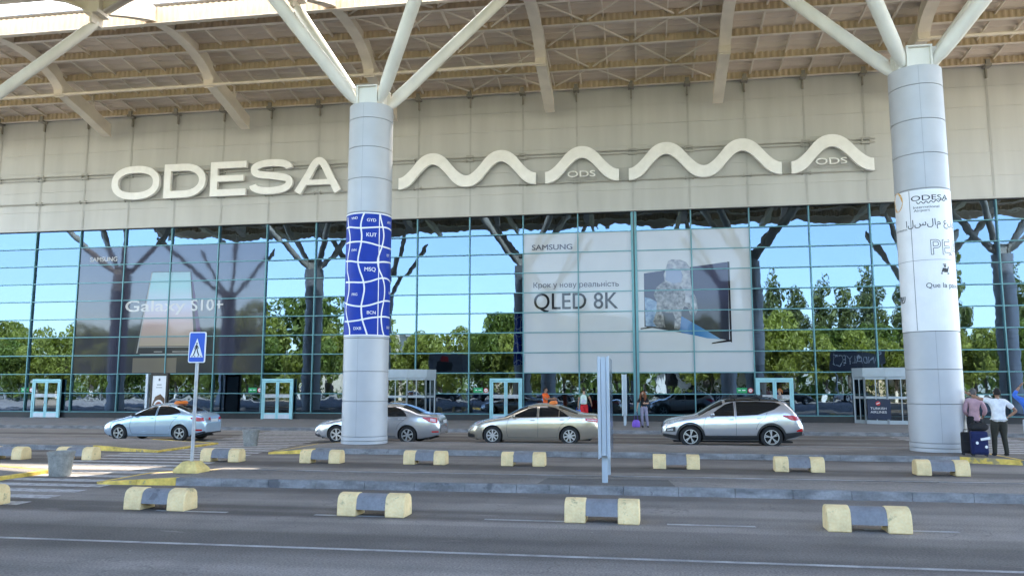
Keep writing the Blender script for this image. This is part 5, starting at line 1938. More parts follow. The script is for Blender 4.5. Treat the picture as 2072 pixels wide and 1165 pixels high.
# --- gold saloon taxi
def gold_taxi(loc, rz, label):
    t = thing("taxi_car", label, "car", loc, rz)
    c = Car(4.81, 1.82, [(0, .56), (.10, .70), (.4, .83), (.9, .93), (1.33, 1.0), (1.75, 1.21), (2.15, 1.38), (2.5, 1.455), (2.85, 1.465), (3.2, 1.43), (3.6, 1.31), (3.95, 1.18), (4.2, 1.12), (4.55, 1.10), (4.72, 1.04), (4.81, .75)],
            [(0, .50), (.25, .68), (.8, .83), (1.4, .92), (2.4, .965), (3.4, .99), (4.1, 1.01), (4.6, .98), (4.81, .70)], [(0, .24), (.3, .18), (.6, .16), (4.1, .19), (4.5, .25), (4.81, .34)], .30, 3.4, (1.4, 4.1), .60, .74)
    R_, xs = .330, (.96, 3.735)
    pm = paint("champagne_paint", (0.56, 0.50, 0.41))
    finish_body(c, pm, t, [(x, R_) for x in xs], .378)
    for x in xs:
        for y in (-.80, .80):
            wheel(t, x, y, R_, .215, 8, "cover")
    g = G(); c.patch(g, [(1.70, .97), (2.56, .985)], [(1.70, .995), (1.95, 1.14), (2.25, 1.28), (2.56, 1.36)], nx=20); sides(g, "front_window", M_cglass, t, smooth=60)
    g = G(); c.patch(g, [(2.65, .987), (3.72, 1.005)], [(2.65, 1.37), (2.95, 1.37), (3.25, 1.30), (3.5, 1.17), (3.72, 1.02)], nx=24); sides(g, "rear_window", M_cglass, t, smooth=60)
    g = G(); c.line(g, [(3.36, 1.0), (3.37, 1.22)], .03, .011); c.line(g, [(1.66, .965), (2.6, .98), (3.78, 1.0)], .018, .009); sides(g, "window_trim", M_chrome, t)
    g = G(); c.arcpatch(g, 1.40, 2.20, .42, .66); g.build("windscreen", M_cglass, t, smooth=60)
    g = G(); c.arcpatch(g, 3.34, 4.02, .72, .50); g.build("rear_screen", M_cglass, t, smooth=60)
    g = G()
    for p in ([(1.56, .95), (1.50, .75), (1.48, .5), (1.52, .29)], [(2.60, 1.36), (2.605, .98), (2.61, .6), (2.60, .29)], [(3.78, 1.01), (3.66, .88), (3.44, .72), (3.34, .52)], [(1.52, .27), (2.6, .26), (3.3, .28)]):
        c.line(g, p)
    sides(g, "door_gap", M_seam, t)
    g = G(); c.line(g, [(3.98, .86), (4.16, .86), (4.16, .97), (3.98, .97), (3.98, .86)], .008); sides(g, "fuel_flap", M_seam, t)
    doors(t, c, pm, [([(1.57, .31), (2.59, .28)], [(1.57, .945), (2.59, .965)], 2.42, .87, pm), ([(2.62, .28), (3.3, .30), (3.38, .52), (3.6, .76), (3.74, .92)], [(2.62, .967), (3.74, .985)], 3.48, .90, pm)])
    mirror_part(t, c, 1.74, .955, pm)
    g = G(); c.patch(g, [(.06, .60), (.30, .68), (.66, .80)], [(.06, .68), (.30, .79), (.66, .85)], nx=12, nz=4); sides(g, "headlight", M_lampw, t, smooth=60)
    g = G(); c.patch(g, [(.34, .735), (.48, .775)], [(.34, .785), (.48, .82)], nx=6, nz=2, off=.011); sides(g, "indicator", M_lampp, t, smooth=60)
    g = G(); c.patch(g, [(4.30, .87), (4.76, .80)], [(4.30, .955), (4.76, .93)], nx=12, nz=4); sides(g, "tail_light", M_lampr, t, smooth=60)
    g = G(); c.patch(g, [(4.36, .885), (4.70, .86)], [(4.36, .925), (4.70, .90)], nx=8, nz=2, off=.011); sides(g, "tail_light_lens", M_lampp, t, smooth=60)
    g = G(); c.patch(g, [(.0, .26), (.28, .24)], [(.0, .40), (.28, .36)], nx=8, nz=2)
    c.endpatch(g, [(-.42, .54), (-.40, .38), (.40, .38), (.42, .54)], 0, 0, -1)
    g.build("grille", M_trim, t)
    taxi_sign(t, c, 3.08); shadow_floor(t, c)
    return t
# --- silver tall wagon
def silver_suv(loc, rz, label):
    t = thing("estate_car", label, "car", loc, rz)
    c = Car(4.69, 1.88, [(0, .72), (.08, .88), (.35, .98), (.85, 1.07), (1.15, 1.12), (1.55, 1.34), (1.95, 1.55), (2.3, 1.655), (2.8, 1.685), (3.4, 1.675), (3.9, 1.645), (4.15, 1.60), (4.35, 1.42), (4.52, 1.20), (4.64, 1.0), (4.69, .80)],
            [(0, .66), (.3, .86), (.8, .96), (1.4, 1.02), (2.4, 1.045), (3.2, 1.08), (3.9, 1.17), (4.4, 1.12), (4.69, .74)], [(0, .34), (.3, .25), (.6, .23), (4.0, .25), (4.4, .32), (4.69, .42)], .26, 4.0, (1.3, 4.5), .66, .80)
    R_, xs = .365, (.93, 3.63)
    pm = paint("bright_silver_paint", (0.66, 0.67, 0.70))
    finish_body(c, pm, t, [(x, R_) for x in xs], .425)
    for x in xs:
        for y in (-.82, .82):
            wheel(t, x, y, R_, .245, 5, "twin")
    for x in xs:
        g = G()
        for sd in (-1, 1):
            p = [(x + .455 * math.cos(a), R_ + .455 * math.sin(a)) for a in [math.pi * (-.08 + 1.16 * k / 30) for k in range(31)]]
            vs, fs = [], []
            for (u, v) in p:
                ux, uz = (u - x) / .455, (v - R_) / .455
                for rr in (.425, .49):
                    xx, zz_ = x + ux * rr, R_ + uz * rr
                    zz_ = max(zz_, .26)
                    vs.append((xx, sd * (c.Y(xx, zz_) + .012), zz_))
            for k in range(30):
                f = (2 * k, 2 * k + 1, 2 * k + 3, 2 * k + 2)
                fs.append(f if sd > 0 else f[::-1])
            g.add(vs, fs)
        sides(g, "arch_trim", M_trim, t, smooth=60)
    g = G()
    c.patch(g, [(1.35, .25), (3.2, .26)], [(1.35, .40), (3.2, .42)], off=.012)
    c.patch(g, [(4.05, .28), (4.66, .43)], [(4.05, .50), (4.66, .56)], off=.012, nx=10)
    c.patch(g, [(0.0, .35), (.52, .26)], [(0.0, .46), (.52, .40)], off=.012, nx=10)
    c.endpatch(g, [(-.62, .42), (.62, .42), (.62, .58), (-.62, .58)], 4.69)
    g.build("lower_trim", M_trim, t, smooth=60)
    g = G(); c.patch(g, [(1.60, 1.06), (2.42, 1.075)], [(1.60, 1.09), (1.85, 1.28), (2.15, 1.47), (2.42, 1.545)], nx=20); sides(g, "front_window", M_cglass, t, smooth=60)
    g = G(); c.patch(g, [(2.50, 1.078), (3.2, 1.12), (3.75, 1.30), (3.98, 1.45)], [(2.50, 1.555), (3.2, 1.565), (3.80, 1.545), (3.98, 1.475)], nx=26); sides(g, "rear_window", M_cglass, t, smooth=60)
    g = G(); c.arcpatch(g, 1.22, 2.05, .40, .60); g.build("windscreen", M_cglass, t, smooth=60)
    g = G(); c.arcpatch(g, 4.22, 4.50, .62, .55); g.build("rear_screen", M_cglass, t, smooth=60)
    g = G(); c.arcpatch(g, 2.15, 3.95, .78, .78, .004); g.build("roof_panel", M_cglass, t, smooth=60)
    g = G()
    for p in ([(1.48, 1.04), (1.40, .85), (1.38, .6), (1.42, .42)], [(2.46, 1.55), (2.465, 1.07), (2.47, .7), (2.46, .42)], [(3.52, 1.22), (3.42, 1.0), (3.22, .84), (3.12, .62)]):
        c.line(g, p)
    sides(g, "door_gap", M_seam, t)
    g = G(); c.line(g, [(3.78 + .085 * math.cos(k * .5236), .98 + .085 * math.sin(k * .5236)) for k in range(13)], .007); sides(g, "fuel_flap", M_seam, t)
    doors(t, c, pm, [([(1.49, .44), (2.45, .43)], [(1.49, 1.03), (2.45, 1.05)], 2.32, .955, M_chrome), ([(2.48, .43), (3.08, .44), (3.16, .62), (3.36, .88), (3.48, 1.05)], [(2.48, 1.055), (3.2, 1.08), (3.48, 1.14)], 3.24, 1.0, M_chrome)])
    mirror_part(t, c, 1.68, 1.06, pm)
    g = G(); c.patch(g, [(.10, .80), (.35, .83), (.68, .93)], [(.10, .89), (.35, .93), (.68, .975)], nx=12, nz=4); sides(g, "headlight", M_lampw, t, smooth=60)
    g = G(); c.patch(g, [(.10, .52), (.42, .53)], [(.10, .64), (.42, .70)], nx=8, nz=3, off=.010); sides(g, "fog_lamp_frame", M_trim, t, smooth=60)
    g = G(); c.patch(g, [(.14, .545), (.34, .56)], [(.14, .61), (.34, .64)], nx=8, nz=2, off=.015); sides(g, "fog_lamp", M_lampw, t, smooth=60)
    g = G(); c.endpatch(g, [(-.40, .80), (-.38, .62), (.38, .62), (.40, .80)], 0, 0, -1); c.endpatch(g, [(-.42, .54), (-.42, .44), (.42, .44), (.42, .54)], 0, 0, -1)
    g.build("grille", M_trim, t)
    g = G()
    for z in (.66, .72, .78):
        c.endpatch(g, [(-.38, z), (-.38, z - .025), (.38, z - .025), (.38, z)], -.006, 0, -1)
    c.patch(g, [(.0, .66), (.12, .69)], [(.0, .69), (.12, .72)], nx=4, nz=1); c.patch(g, [(.0, .76), (.12, .79)], [(.0, .79), (.12, .82)], nx=4, nz=1)
    g.build("grille_bars", M_chrome, t)
    g = G(); c.patch(g, [(4.02, 1.075), (4.30, .94), (4.60, .93)], [(4.02, 1.115), (4.30, 1.11), (4.60, 1.06)], nx=14, nz=4); sides(g, "tail_light", M_lampr, t, smooth=60)
    g = G(); c.patch(g, [(4.46, .56), (4.68, .56)], [(4.46, .60), (4.68, .68)], nx=8, nz=2, off=.013); sides(g, "reflector", M_lampr, t)
    g = G(); c.endpatch(g, [(-.26, .84), (.26, .84), (.26, .96), (-.26, .96)], 4.692); g.build("number_plate", M_plate, t)
    g = G()
    for sd in (-1, 1):
        y = sd * .56
        z = lambda x: interp(c.top, x) - .035
        g.tube([(2.15, y, z(2.15)), (2.3, y, z(2.3) + .075), (3.75, y, z(3.75) + .075), (3.95, y, z(3.95))], .02, 6)
    sides(g, "roof_rail", M_trim, t, smooth=60)
    for x in (2.5, 3.35):
        g = G()
        g.tube([(x, -.60, 1.76), (x, .60, 1.76)], .02, 6)
        for sd in (-1, 1):
            g.box(x - .07, x + .07, sd * .56 - .04, sd * .56 + .04, 1.70, 1.79)
        g.build("roof_bar", M_trim, t, smooth=60)
    g = G().add([(4.05, -.60, 1.60), (4.05, .60, 1.60), (4.34, .56, 1.63), (4.34, -.56, 1.63), (4.05, -.60, 1.635), (4.05, .60, 1.635), (4.34, .56, 1.65), (4.34, -.56, 1.65)],
                [(3, 2, 1, 0), (4, 5, 6, 7), (0, 1, 5, 4), (1, 2, 6, 5), (2, 3, 7, 6), (3, 0, 4, 7)])
    g.build("spoiler", pm, t, smooth=40)
    shadow_floor(t, c)
    return t
CY = -15.05
bt_ = blue_taxi((-19.97, -15.45, 0), R(0.5), "light blue saloon taxi with an orange roof sign, seen at the left")
silver_ref = silver_saloon((-11.63, CY - .25, 0), 0, "silver saloon half hidden behind the blue poster column")
gt_ = gold_taxi((-6.04, CY, 0), 0, "pale gold saloon taxi with an orange roof sign beside the signboard")
suv = silver_suv((.71, CY - .1, 0), 0, "bright silver wagon with black wheel arches and roof bars")

for q, k in ((bt_, .945), (silver_ref, .965), (gt_, .965), (suv, .96)):
    q.scale = (k, k, k)

# ------------------------------------------------------------------ people
SKIN = mat("skin", (0.42, 0.25, 0.17), rough=0.55, var=0.06)
SKIN2 = mat("tanned_skin", (0.34, 0.18, 0.11), rough=0.55, var=0.06)
def fab(name, c):
    return mat(name, c, rough=0.9, var=0.14, scale=9, bump=0.2, bscale=30)
def skin_mesh(name, joints, edges, radii, m, parent, sub=1, extra=None):
    keys = []
    for a, b in edges:
        for k in (a, b):
            if k not in keys:
                keys.append(k)
    me = bpy.data.meshes.new(name)
    me.from_pydata([joints[k] for k in keys], [(keys.index(a), keys.index(b)) for a, b in edges], [])
    o = bpy.data.objects.new(name, me)
    COL.objects.link(o)
    md = o.modifiers.new("skin", 'SKIN')
    if not me.skin_vertices:
        bm = bmesh.new(); bm.from_mesh(me); bm.verts.layers.skin.verify(); bm.to_mesh(me); bm.free()
    for i, k in enumerate(keys):
        r = radii[k]
        me.skin_vertices[0].data[i].radius = r if isinstance(r, tuple) else (r, r)
    me.skin_vertices[0].data[0].use_root = True
    s = o.modifiers.new("sub", 'SUBSURF')
    s.levels = s.render_levels = sub
    dg = bpy.context.evaluated_depsgraph_get()
    new = bpy.data.meshes.new_from_object(o.evaluated_get(dg))
    new.name = name
    o.modifiers.clear()
    o.data = new
    new.materials.clear()
    new.materials.append(m)
    if extra:
        bm = bmesh.new()
        bm.from_mesh(new)
        e = bpy.data.meshes.new("x")
        e.from_pydata(extra.v, [], extra.f)
        bm.from_mesh(e)
        bmesh.ops.recalc_face_normals(bm, faces=bm.faces)
        bm.to_mesh(new)
        bm.free()
    new.polygons.foreach_set("use_smooth", [True] * len(new.polygons))
    o.parent = parent
    return o
def head_geo(g, c, fwd, h=.235):
    """egg-shaped head with brow, nose, chin, ears; c = centre, fwd = facing"""
    f = Vector(fwd).normalized()
    up = Vector((0, 0, 1))
    r = f.cross(up).normalized()
    up = r.cross(f)
    n, k = 16, 12
    o = len(g.v)
    for i in range(k + 1):
        t = math.pi * i / k
        for j in range(n):
            a = 2 * math.pi * j / n
            x, y, z = math.sin(t) * math.cos(a), math.sin(t) * math.sin(a), math.cos(t)   # x fwd, y right
            wx, wy = .098, .076
            if z < 0:
                wy *= 1 - .32 * (-z) ** 1.4
                wx *= 1 - .12 * (-z)
            px = x * wx - (.012 if z > 0 else 0)
            if x > .75 and -.35 < z < .05 and abs(y) < .3:
                px += .022 * (1 - abs(z + .18) / .25)      # nose
            if x > .7 and abs(z - .12) < .12 and .2 < abs(y) < .55:
                px -= .008                                  # eye sockets
            if x > .8 and abs(z + .52) < .1:
                px += .004                                  # mouth
            if x > .5 and z < -.75:
                px += .010                                  # chin
            g.v.append(tuple(Vector(c) + f * px + r * (y * wy) + up * (z * h / 2)))
    for i in range(k):
        for j in range(n):
            j2 = (j + 1) % n
            g.f.append((o + i * n + j, o + i * n + j2, o + (i + 1) * n + j2, o + (i + 1) * n + j))
    for s in (-1, 1):
        e = Vector(c) + r * s * .078 - f * .005 - up * .005
        g.tube([e - up * .028, e + r * s * .008, e + up * .030], [.008, .013, .011], 6)
    g.m = [0] * len(g.f)
def hand_geo(g, wrist, d, palm_n, curl=.5, s=1.0):
    """palm with four unequal fingers and a thumb from the palm's side"""
    d = Vector(d).normalized()
    n = Vector(palm_n)
    n = (n - d * n.dot(d)).normalized()
    sd = d.cross(n).normalized()
    w0 = Vector(wrist)
    palm = [w0, w0 + d * .035 * s, w0 + d * .085 * s]
    for q, rr in ((-1, 1), (0, 1), (1, 1)):
        g.tube([palm[0] + sd * q * .012 * s, palm[1] + sd * q * .022 * s, palm[2] + sd * q * .024 * s], [.016 * s, .018 * s, .012 * s], 6)
    for k, ln in enumerate((.066, .076, .072, .056)):
        b = palm[2] + sd * (k - 1.5) * .0195 * s
        p = [b]
        dd = d.copy()
        for j, fr in enumerate((.45, .32, .23)):
            dd = (dd + n * curl * (.45 + .1 * j)).normalized()
            p.append(p[-1] + dd * ln * fr * s)
        g.tube(p, [.0095 * s, .0088 * s, .008 * s, .006 * s], 6)
    b = palm[0] + d * .022 * s - sd * .030 * s
    t1 = b + (d * .7 - sd * .7 + n * .25).normalized() * .038 * s
    g.tube([b, t1, t1 + (d * .9 - sd * .25 + n * .4 * curl).normalized() * .03 * s], [.013 * s, .011 * s, .007 * s], 6)
BASE = dict(pelvis=(0, 0, .95), waist=(0, .0, 1.10), chest=(0, .01, 1.30), neck=(0, .015, 1.475), throat=(0, .0, 1.55), head=(0, -.01, 1.64),
            shL=(.175, .015, 1.425), elL=(.24, .03, 1.15), wrL=(.25, -.04, .90), shR=(-.175, .015, 1.425), elR=(-.24, .03, 1.15), wrR=(-.25, -.04, .90),
            hipL=(.095, 0, .92), knL=(.105, -.02, .50), anL=(.11, .03, .09), hipR=(-.095, 0, .92), knR=(-.105, -.02, .50), anR=(-.11, .03, .09))
BODY_E = [("pelvis", "waist"), ("waist", "chest"), ("chest", "neck"), ("neck", "throat"), ("throat", "head"), ("chest", "shL"), ("shL", "elL"), ("elL", "wrL"), ("chest", "shR"), ("shR", "elR"), ("elR", "wrR"),
          ("pelvis", "hipL"), ("hipL", "knL"), ("knL", "anL"), ("pelvis", "hipR"), ("hipR", "knR"), ("knR", "anR")]
BODY_R = dict(pelvis=(.135, .10), waist=(.125, .09), chest=(.145, .10), neck=.055, throat=.05, head=.06, shL=.06, elL=.042, wrL=.028, shR=.06, elR=.042, wrR=.028,
              hipL=.085, knL=.056, anL=.040, hipR=.085, knR=.056, anR=.040)
def person(label, loc, rz, pose, shirt, trousers, shoes, hair, skin=SKIN, height=1.74, sleeve=.6, bulk=1.0, face=(0, -1, 0), hairstyle="short", leg="long", curl=.5, bend=None, hand_dirs=None):
    """a person faces local -y; joints are given in metres for a 1.74 m figure"""
    t = thing("person", label, "person", loc, rz)
    J = dict(BASE)
    J.update(pose)
    k = height / 1.74
    J = {a: tuple(Vector(b) * k) for a, b in J.items()}
    Rr = {}
    for a, r in BODY_R.items():
        b = bulk if a in ("pelvis", "waist", "chest") else 1 + (bulk - 1) * .5
        Rr[a] = tuple(v * k * b for v in r) if isinstance(r, tuple) else r * k * (b if a not in ("head", "throat", "neck") else 1)
    ex = G()
    hc = Vector(J["head"]) + Vector((0, 0, .01 * k))
    head_geo(ex, hc, face, .235 * k)
    for sd in "LR":
        w_, e_ = Vector(J["wr" + sd]), Vector(J["el" + sd])
        d = (w_ - e_).normalized()
        nn2 = Vector((-1 if sd == "L" else 1, -.3, 0))
        if hand_dirs and sd in hand_dirs:
            d = (d + Vector(hand_dirs[sd])).normalized()
        hand_geo(ex, w_ + d * .01, d, nn2, curl, k * 1.05)
    RB_ = dict(Rr)
    for q in ("pelvis", "waist", "chest"):
        RB_[q] = tuple(v * .80 for v in Rr[q])
    for q in ("shL", "shR"):
        RB_[q] = Rr[q] * .82
    skin_mesh("body", J, BODY_E, RB_, skin, t, 2, ex)
    # eyes and brows as small dark marks
    f = Vector(face).normalized()
    r = f.cross(Vector((0, 0, 1))).normalized()
    g = G()
    for s in (-1, 1):
        c = hc + f * .083 * k + r * s * .031 * k + Vector((0, 0, .012 * k))
        g.tube([c - r * .010, c + r * .010], .006, 6)
    g.build("eyes", M_ink, t)
    def off(keys, add):
        return {q: (tuple(v + add for v in Rr[q]) if isinstance(Rr[q], tuple) else Rr[q] + add) for q in keys}
    # shirt
    JS = dict(J)
    for sd in "LR":
        a, b = Vector(J["sh" + sd]), Vector(J["el" + sd])
        if sleeve <= 1:
            JS["sl" + sd] = tuple(a + (b - a) * sleeve)
        else:
            c = Vector(J["wr" + sd])
            JS["sl" + sd] = tuple(b + (c - b) * (sleeve - 1))
    JS["hem"] = tuple(Vector(J["pelvis"]) + Vector((0, 0, -.12 * k)))
    JS["collar"] = tuple(Vector(J["neck"]) + Vector((0, 0, -.02 * k)))
    rs = off(["pelvis", "waist", "chest", "shL", "shR", "elL", "elR"], .016)
    rs["hem"] = tuple(v * 1.02 for v in rs["pelvis"])
    rs["collar"] = .062 * k
    E = [("waist", "chest"), ("waist", "pelvis"), ("pelvis", "hem"), ("chest", "collar"), ("chest", "shL"), ("chest", "shR")]
    for sd in "LR":
        if sleeve <= 1:
            E += [("sh" + sd, "sl" + sd)]
            rs["sl" + sd] = Rr["el" + sd] + .026
        else:
            E += [("sh" + sd, "el" + sd), ("el" + sd, "sl" + sd)]
            rs["sl" + sd] = Rr["wr" + sd] + .018
    skin_mesh("shirt", JS, E, rs, shirt, t, 2)
    # trousers or shorts
    bb = 1 + (bulk - 1) * .7
    g = G()
    P0 = Vector(J["pelvis"])
    n = 16
    o0 = 0
    rows = ((.075, .128, .098), (.02, .140, .108), (-.05, .146, .114), (-.11, .120, .100), (-.14, .06, .06))
    for dz, rx, ry in rows:
        for q in range(n):
            a = 2 * math.pi * q / n
            g.v.append((P0.x + rx * bb * k * math.cos(a), P0.y + ry * bb * k * math.sin(a), P0.z + dz * k))
    for r_ in range(len(rows) - 1):
        for q in range(n):
            q2 = (q + 1) % n
            g.f.append((r_ * n + q, (r_ + 1) * n + q, (r_ + 1) * n + q2, r_ * n + q2))
    g.f.append(tuple(range(n)))
    g.m = [0] * len(g.f)
    for sd in "LR":
        a, b_, c_ = Vector(J["hip" + sd]), Vector(J["kn" + sd]), Vector(J["an" + sd])
        a = Vector((P0.x + (a.x - P0.x) * .85, a.y, a.z))
        if leg == "long":
            pts = [a + Vector((0, 0, .02 * k)), a.lerp(b_, .25), a.lerp(b_, .6), b_, b_.lerp(c_, .35), b_.lerp(c_, .75), c_ + Vector((0, 0, -.02 * k))]
            rr = [.098 * bb, .100 * bb, .086 * bb, .070, .068, .058, .056]
        else:
            pts = [a + Vector((0, 0, .02 * k)), a.lerp(b_, .25), a.lerp(b_, .6), a.lerp(b_, .9)]
            rr = [.098 * bb, .102 * bb, .100 * bb, .104 * bb]
        g.tube(pts, [v * k for v in rr], 14)
    g.build("trousers" if leg == "long" else "shorts", trousers, t, smooth=70)
    for sd in "LR":
        a = Vector(J["an" + sd])
        b = Vector(J["kn" + sd])
        fw = Vector((.02 if sd == "L" else -.02, -1, 0)).normalized()
        z0 = max(0.0, a.z - .09 * k)
        g = G()
        c = Vector((a.x, a.y, z0))
        pts = [c - fw * .05 * k + Vector((0, 0, .045 * k)), c + Vector((0, 0, .05 * k)), c + fw * .10 * k + Vector((0, 0, .036 * k)), c + fw * .19 * k + Vector((0, 0, .024 * k))]
        g.tube(pts, [.036 * k, .046 * k, .042 * k, .022 * k], 10)
        g.build("shoe", shoes, t, smooth=60)
    # hair
    if hair:
        g = G()
        n, q = 18, 9
        o = 0
        upv = Vector((0, 0, 1))
        for i in range(q + 1):
            tt_ = (math.pi * .62) * i / q
            for j in range(n):
                a = 2 * math.pi * j / n
                x, y, z = math.sin(tt_) * math.cos(a), math.sin(tt_) * math.sin(a), math.cos(tt_)
                if x > .25 and z < .45:
                    z = .45 + (z - .45) * .15 if x > .45 else z
                rr = .012 + .004 * math.sin(a * 5 + i)
                if x > .45 and z < .5:
                    x *= .80
                g.v.append(tuple(hc + f * (x * (.098 + rr) - .012) + r * y * (.078 + rr) + upv * (z * (.118 + rr)) * k))
        for i in range(q):
            for j in range(n):
                j2 = (j + 1) % n
                g.f.append((i * n + j, i * n + j2, (i + 1) * n + j2, (i + 1) * n + j))
        g.m = [0] * len(g.f)
        if hairstyle == "long":
            for kk in range(11):
                a = math.pi * (.28 + 1.44 * kk / 10)
                b0 = hc + f * (.085 * math.cos(a)) + r * (.085 * math.sin(a)) + upv * .03
                dx = random.uniform(-.02, .02)
                g.tube([b0, b0 - upv * .12 + (f * math.cos(a) + r * math.sin(a)) * .045, b0 - upv * .22 + (f * math.cos(a) + r * math.sin(a)) * (.05 + dx), b0 - upv * (.34 + dx * 2) + (f * math.cos(a) + r * math.sin(a)) * .02], [.035, .042, .036, .010], 8)
        elif hairstyle == "tail":
            b0 = hc - f * .10 + upv * .05
            g.tube([b0, b0 - f * .05 - upv * .04, b0 - f * .05 - upv * .17], [.035, .03, .008], 8)
        g.build("hair", hair, t, smooth=70)
    return t
RB = fab("red_brown_hair", (0.16, 0.055, 0.022)); DKH = fab("dark_hair", (0.018, 0.014, 0.012)); GRH = fab("greying_hair", (0.10, 0.09, 0.085)); ORH = fab("orange_hair", (0.32, 0.11, 0.03))
BLK = fab("black_cloth", (0.016, 0.016, 0.018)); LIL = fab("lilac_grey_cloth", (0.23, 0.22, 0.31)); ORG = fab("orange_cloth", (0.78, 0.12, 0.02)); RED = fab("red_cloth", (0.62, 0.02, 0.03))
GRN = fab("green_cloth", (0.12, 0.20, 0.12)); PINK = fab("dusty_pink_cloth", (0.52, 0.32, 0.36)); WHT = fab("white_cloth", (0.80, 0.80, 0.82)); OLV = fab("dark_olive_cloth", (0.035, 0.034, 0.025))
BLU = fab("bright_blue_cloth", (0.05, 0.16, 0.62)); PALE = fab("pale_grey_cloth", (0.55, 0.56, 0.62)); GRYT = fab("grey_cloth", (0.30, 0.29, 0.31)); MINT = fab("mint_cloth", (0.55, 0.66, 0.62))
SHO = fab("dark_shoe", (0.02, 0.018, 0.018))
# woman with the purple bag
person("woman with long red-brown hair in a black top and lilac trousers, arm across her chest", (.12, -6.2, .15), R(6),
       dict(chest=(-.01, -.05, 1.28), neck=(-.03, -.10, 1.44), throat=(-.04, -.13, 1.50), head=(-.05, -.16, 1.585), shL=(.15, -.07, 1.385), shR=(-.18, -.05, 1.385),
            elL=(.20, -.14, 1.13), wrL=(.05, -.30, 1.14), elR=(-.28, -.06, 1.13), wrR=(-.33, -.10, .88), knR=(-.10, -.05, .50), anR=(-.07, .05, .09), knL=(.12, -.05, .5), anL=(.17, -.02, .09)),
       BLK, LIL, SHO, RB, SKIN, 1.66, .9, .92, (-.35, -1, -.15), "long", "long", .7)
g = G()
g.lathe([(.13, 0), (.17, .02), (.185, .14), (.16, .27), (.10, .33), (.06, .335)], 20)
g.v = [(x, y * .6, z) for x, y, z in g.v]
bag = thing("shoulder_bag", "purple shoulder bag held low beside the woman in the black top", "bag", (-.24, -6.35, .16))
g.build("body", fab("purple_cloth", (0.20, 0.10, 0.52)), bag, smooth=50)
g = G()
for y in (-.06, .06):
    g.tube([(-.09, y, .28), (-.07, y * .7, .50), (.02, 0, .70), (.06, y * .7, .50), (.09, y, .28)], .010, 6)
g.build("strap", fab("purple_strap", (0.10, 0.05, 0.28)), bag, smooth=60)
# people by the glass behind the gold taxi
person("person in an orange shirt holding out one arm behind the gold taxi", (-4.55, -5.0, .15), R(70),
       dict(elL=(.23, -.12, 1.20), wrL=(.20, -.38, 1.22), elR=(-.23, -.16, 1.20), wrR=(-.17, -.42, 1.25)), ORG, ORG, SHO, DKH, SKIN2, 1.78, .7, 1.05, (0, -1, 0), "short", "long", .9)
person("person in red shorts and a green and white top seen from behind by the glass", (-2.72, -4.7, .15), R(190),
       dict(elR=(-.30, .05, 1.18), wrR=(-.36, -.06, 1.0), elL=(.25, .05, 1.14), wrL=(.27, 0, .88)), GRN, RED, SHO, DKH, SKIN, 1.78, .5, 1.0, (0, -1, 0), "short", "short")
rs_ = thing("rucksack", "pale rucksack on the back of the person in red shorts", "bag", (-2.72, -4.95, 1.15))
g = G()
g.lathe([(.08, 0), (.16, .03), (.165, .25), (.13, .42), (.05, .47)], 18)
g.v = [(x, y * .55, z) for x, y, z in g.v]
g.build("body", MINT, rs_, smooth=50)
G().box(-.09, .09, -.115, -.08, .08, .24).build("pocket", PALE, rs_, bevel=.02)
hbag = thing("carrier_bag", "blue carrier bag hanging from the left hand of the person in red shorts", "bag", (-3.02, -4.75, .58))
g = G()
g.add([(-.12, -.05, 0), (.12, -.05, 0), (.12, .05, 0), (-.12, .05, 0), (-.15, -.06, .3), (.15, -.06, .3), (.15, .06, .3), (-.15, .06, .3)], [(3, 2, 1, 0), (0, 1, 5, 4), (1, 2, 6, 5), (2, 3, 7, 6), (3, 0, 4, 7), (4, 5, 6, 7)])
g.build("body", BLU, hbag, bevel=.02)
G().tube([(-.08, 0, .29), (-.04, 0, .42), (.04, 0, .42), (.08, 0, .29)], .008, 6).build("handle", BLU, hbag)
person("orange haired person in a grey top walking behind the silver wagon", (6.55, -3.6, .15), R(-70),
       dict(elL=(.24, -.06, 1.16), wrL=(.22, -.26, 1.02), elR=(-.24, .08, 1.16), wrR=(-.26, .0, .92), knL=(.1, -.16, .52), anL=(.1, -.18, .10), anR=(-.1, .22, .12)), GRYT, BLK, SHO, ORH, SKIN, 1.72, .6, .95, (0, -1, 0), "tail")
# the waiting group at the right hand column
person("man in a dusty pink shirt leaning beside the white poster column", (9.27, -18.95, .15), R(165),
       dict(pelvis=(.03, .02, .94), waist=(.02, .0, 1.10), chest=(0, .0, 1.30), elL=(.25, .06, 1.16), wrL=(.17, -.10, .99), elR=(-.26, .05, 1.16), wrR=(-.20, -.10, .98)),
       PINK, BLK, SHO, GRH, SKIN2, 1.76, 1.7, 1.22, (-.7, -.7, 0), "short")
person("man in a white t-shirt seen from behind with one hand on his hip", (9.56, -19.75, .15), R(176),
       dict(pelvis=(0, 0, .95), elR=(-.42, .06, 1.18), wrR=(-.22, .06, 1.03), elL=(.42, -.02, 1.50), wrL=(.62, -.06, 1.60), shL=(.19, .01, 1.44), knL=(.13, -.02, .5), anL=(.16, .03, .09), anR=(-.13, .03, .09)),
       WHT, OLV, SHO, DKH, SKIN2, 1.76, .75, 1.25, (.1, -1, 0), "short", "long", .8, hand_dirs=dict(R=(.5, -.4, -.5)))
person("person in a bright blue top with raised arms at the right edge", (10.13, -20.3, .15), R(150),
       dict(elL=(.36, -.10, 1.56), wrL=(.22, -.16, 1.78), elR=(-.36, -.08, 1.54), wrR=(-.26, -.18, 1.76), anL=(.15, .03, .09)), BLU, PALE, SHO, DKH, SKIN2, 1.80, 1.6, 1.15, (.2, -1, 0), "short", "long", .8)
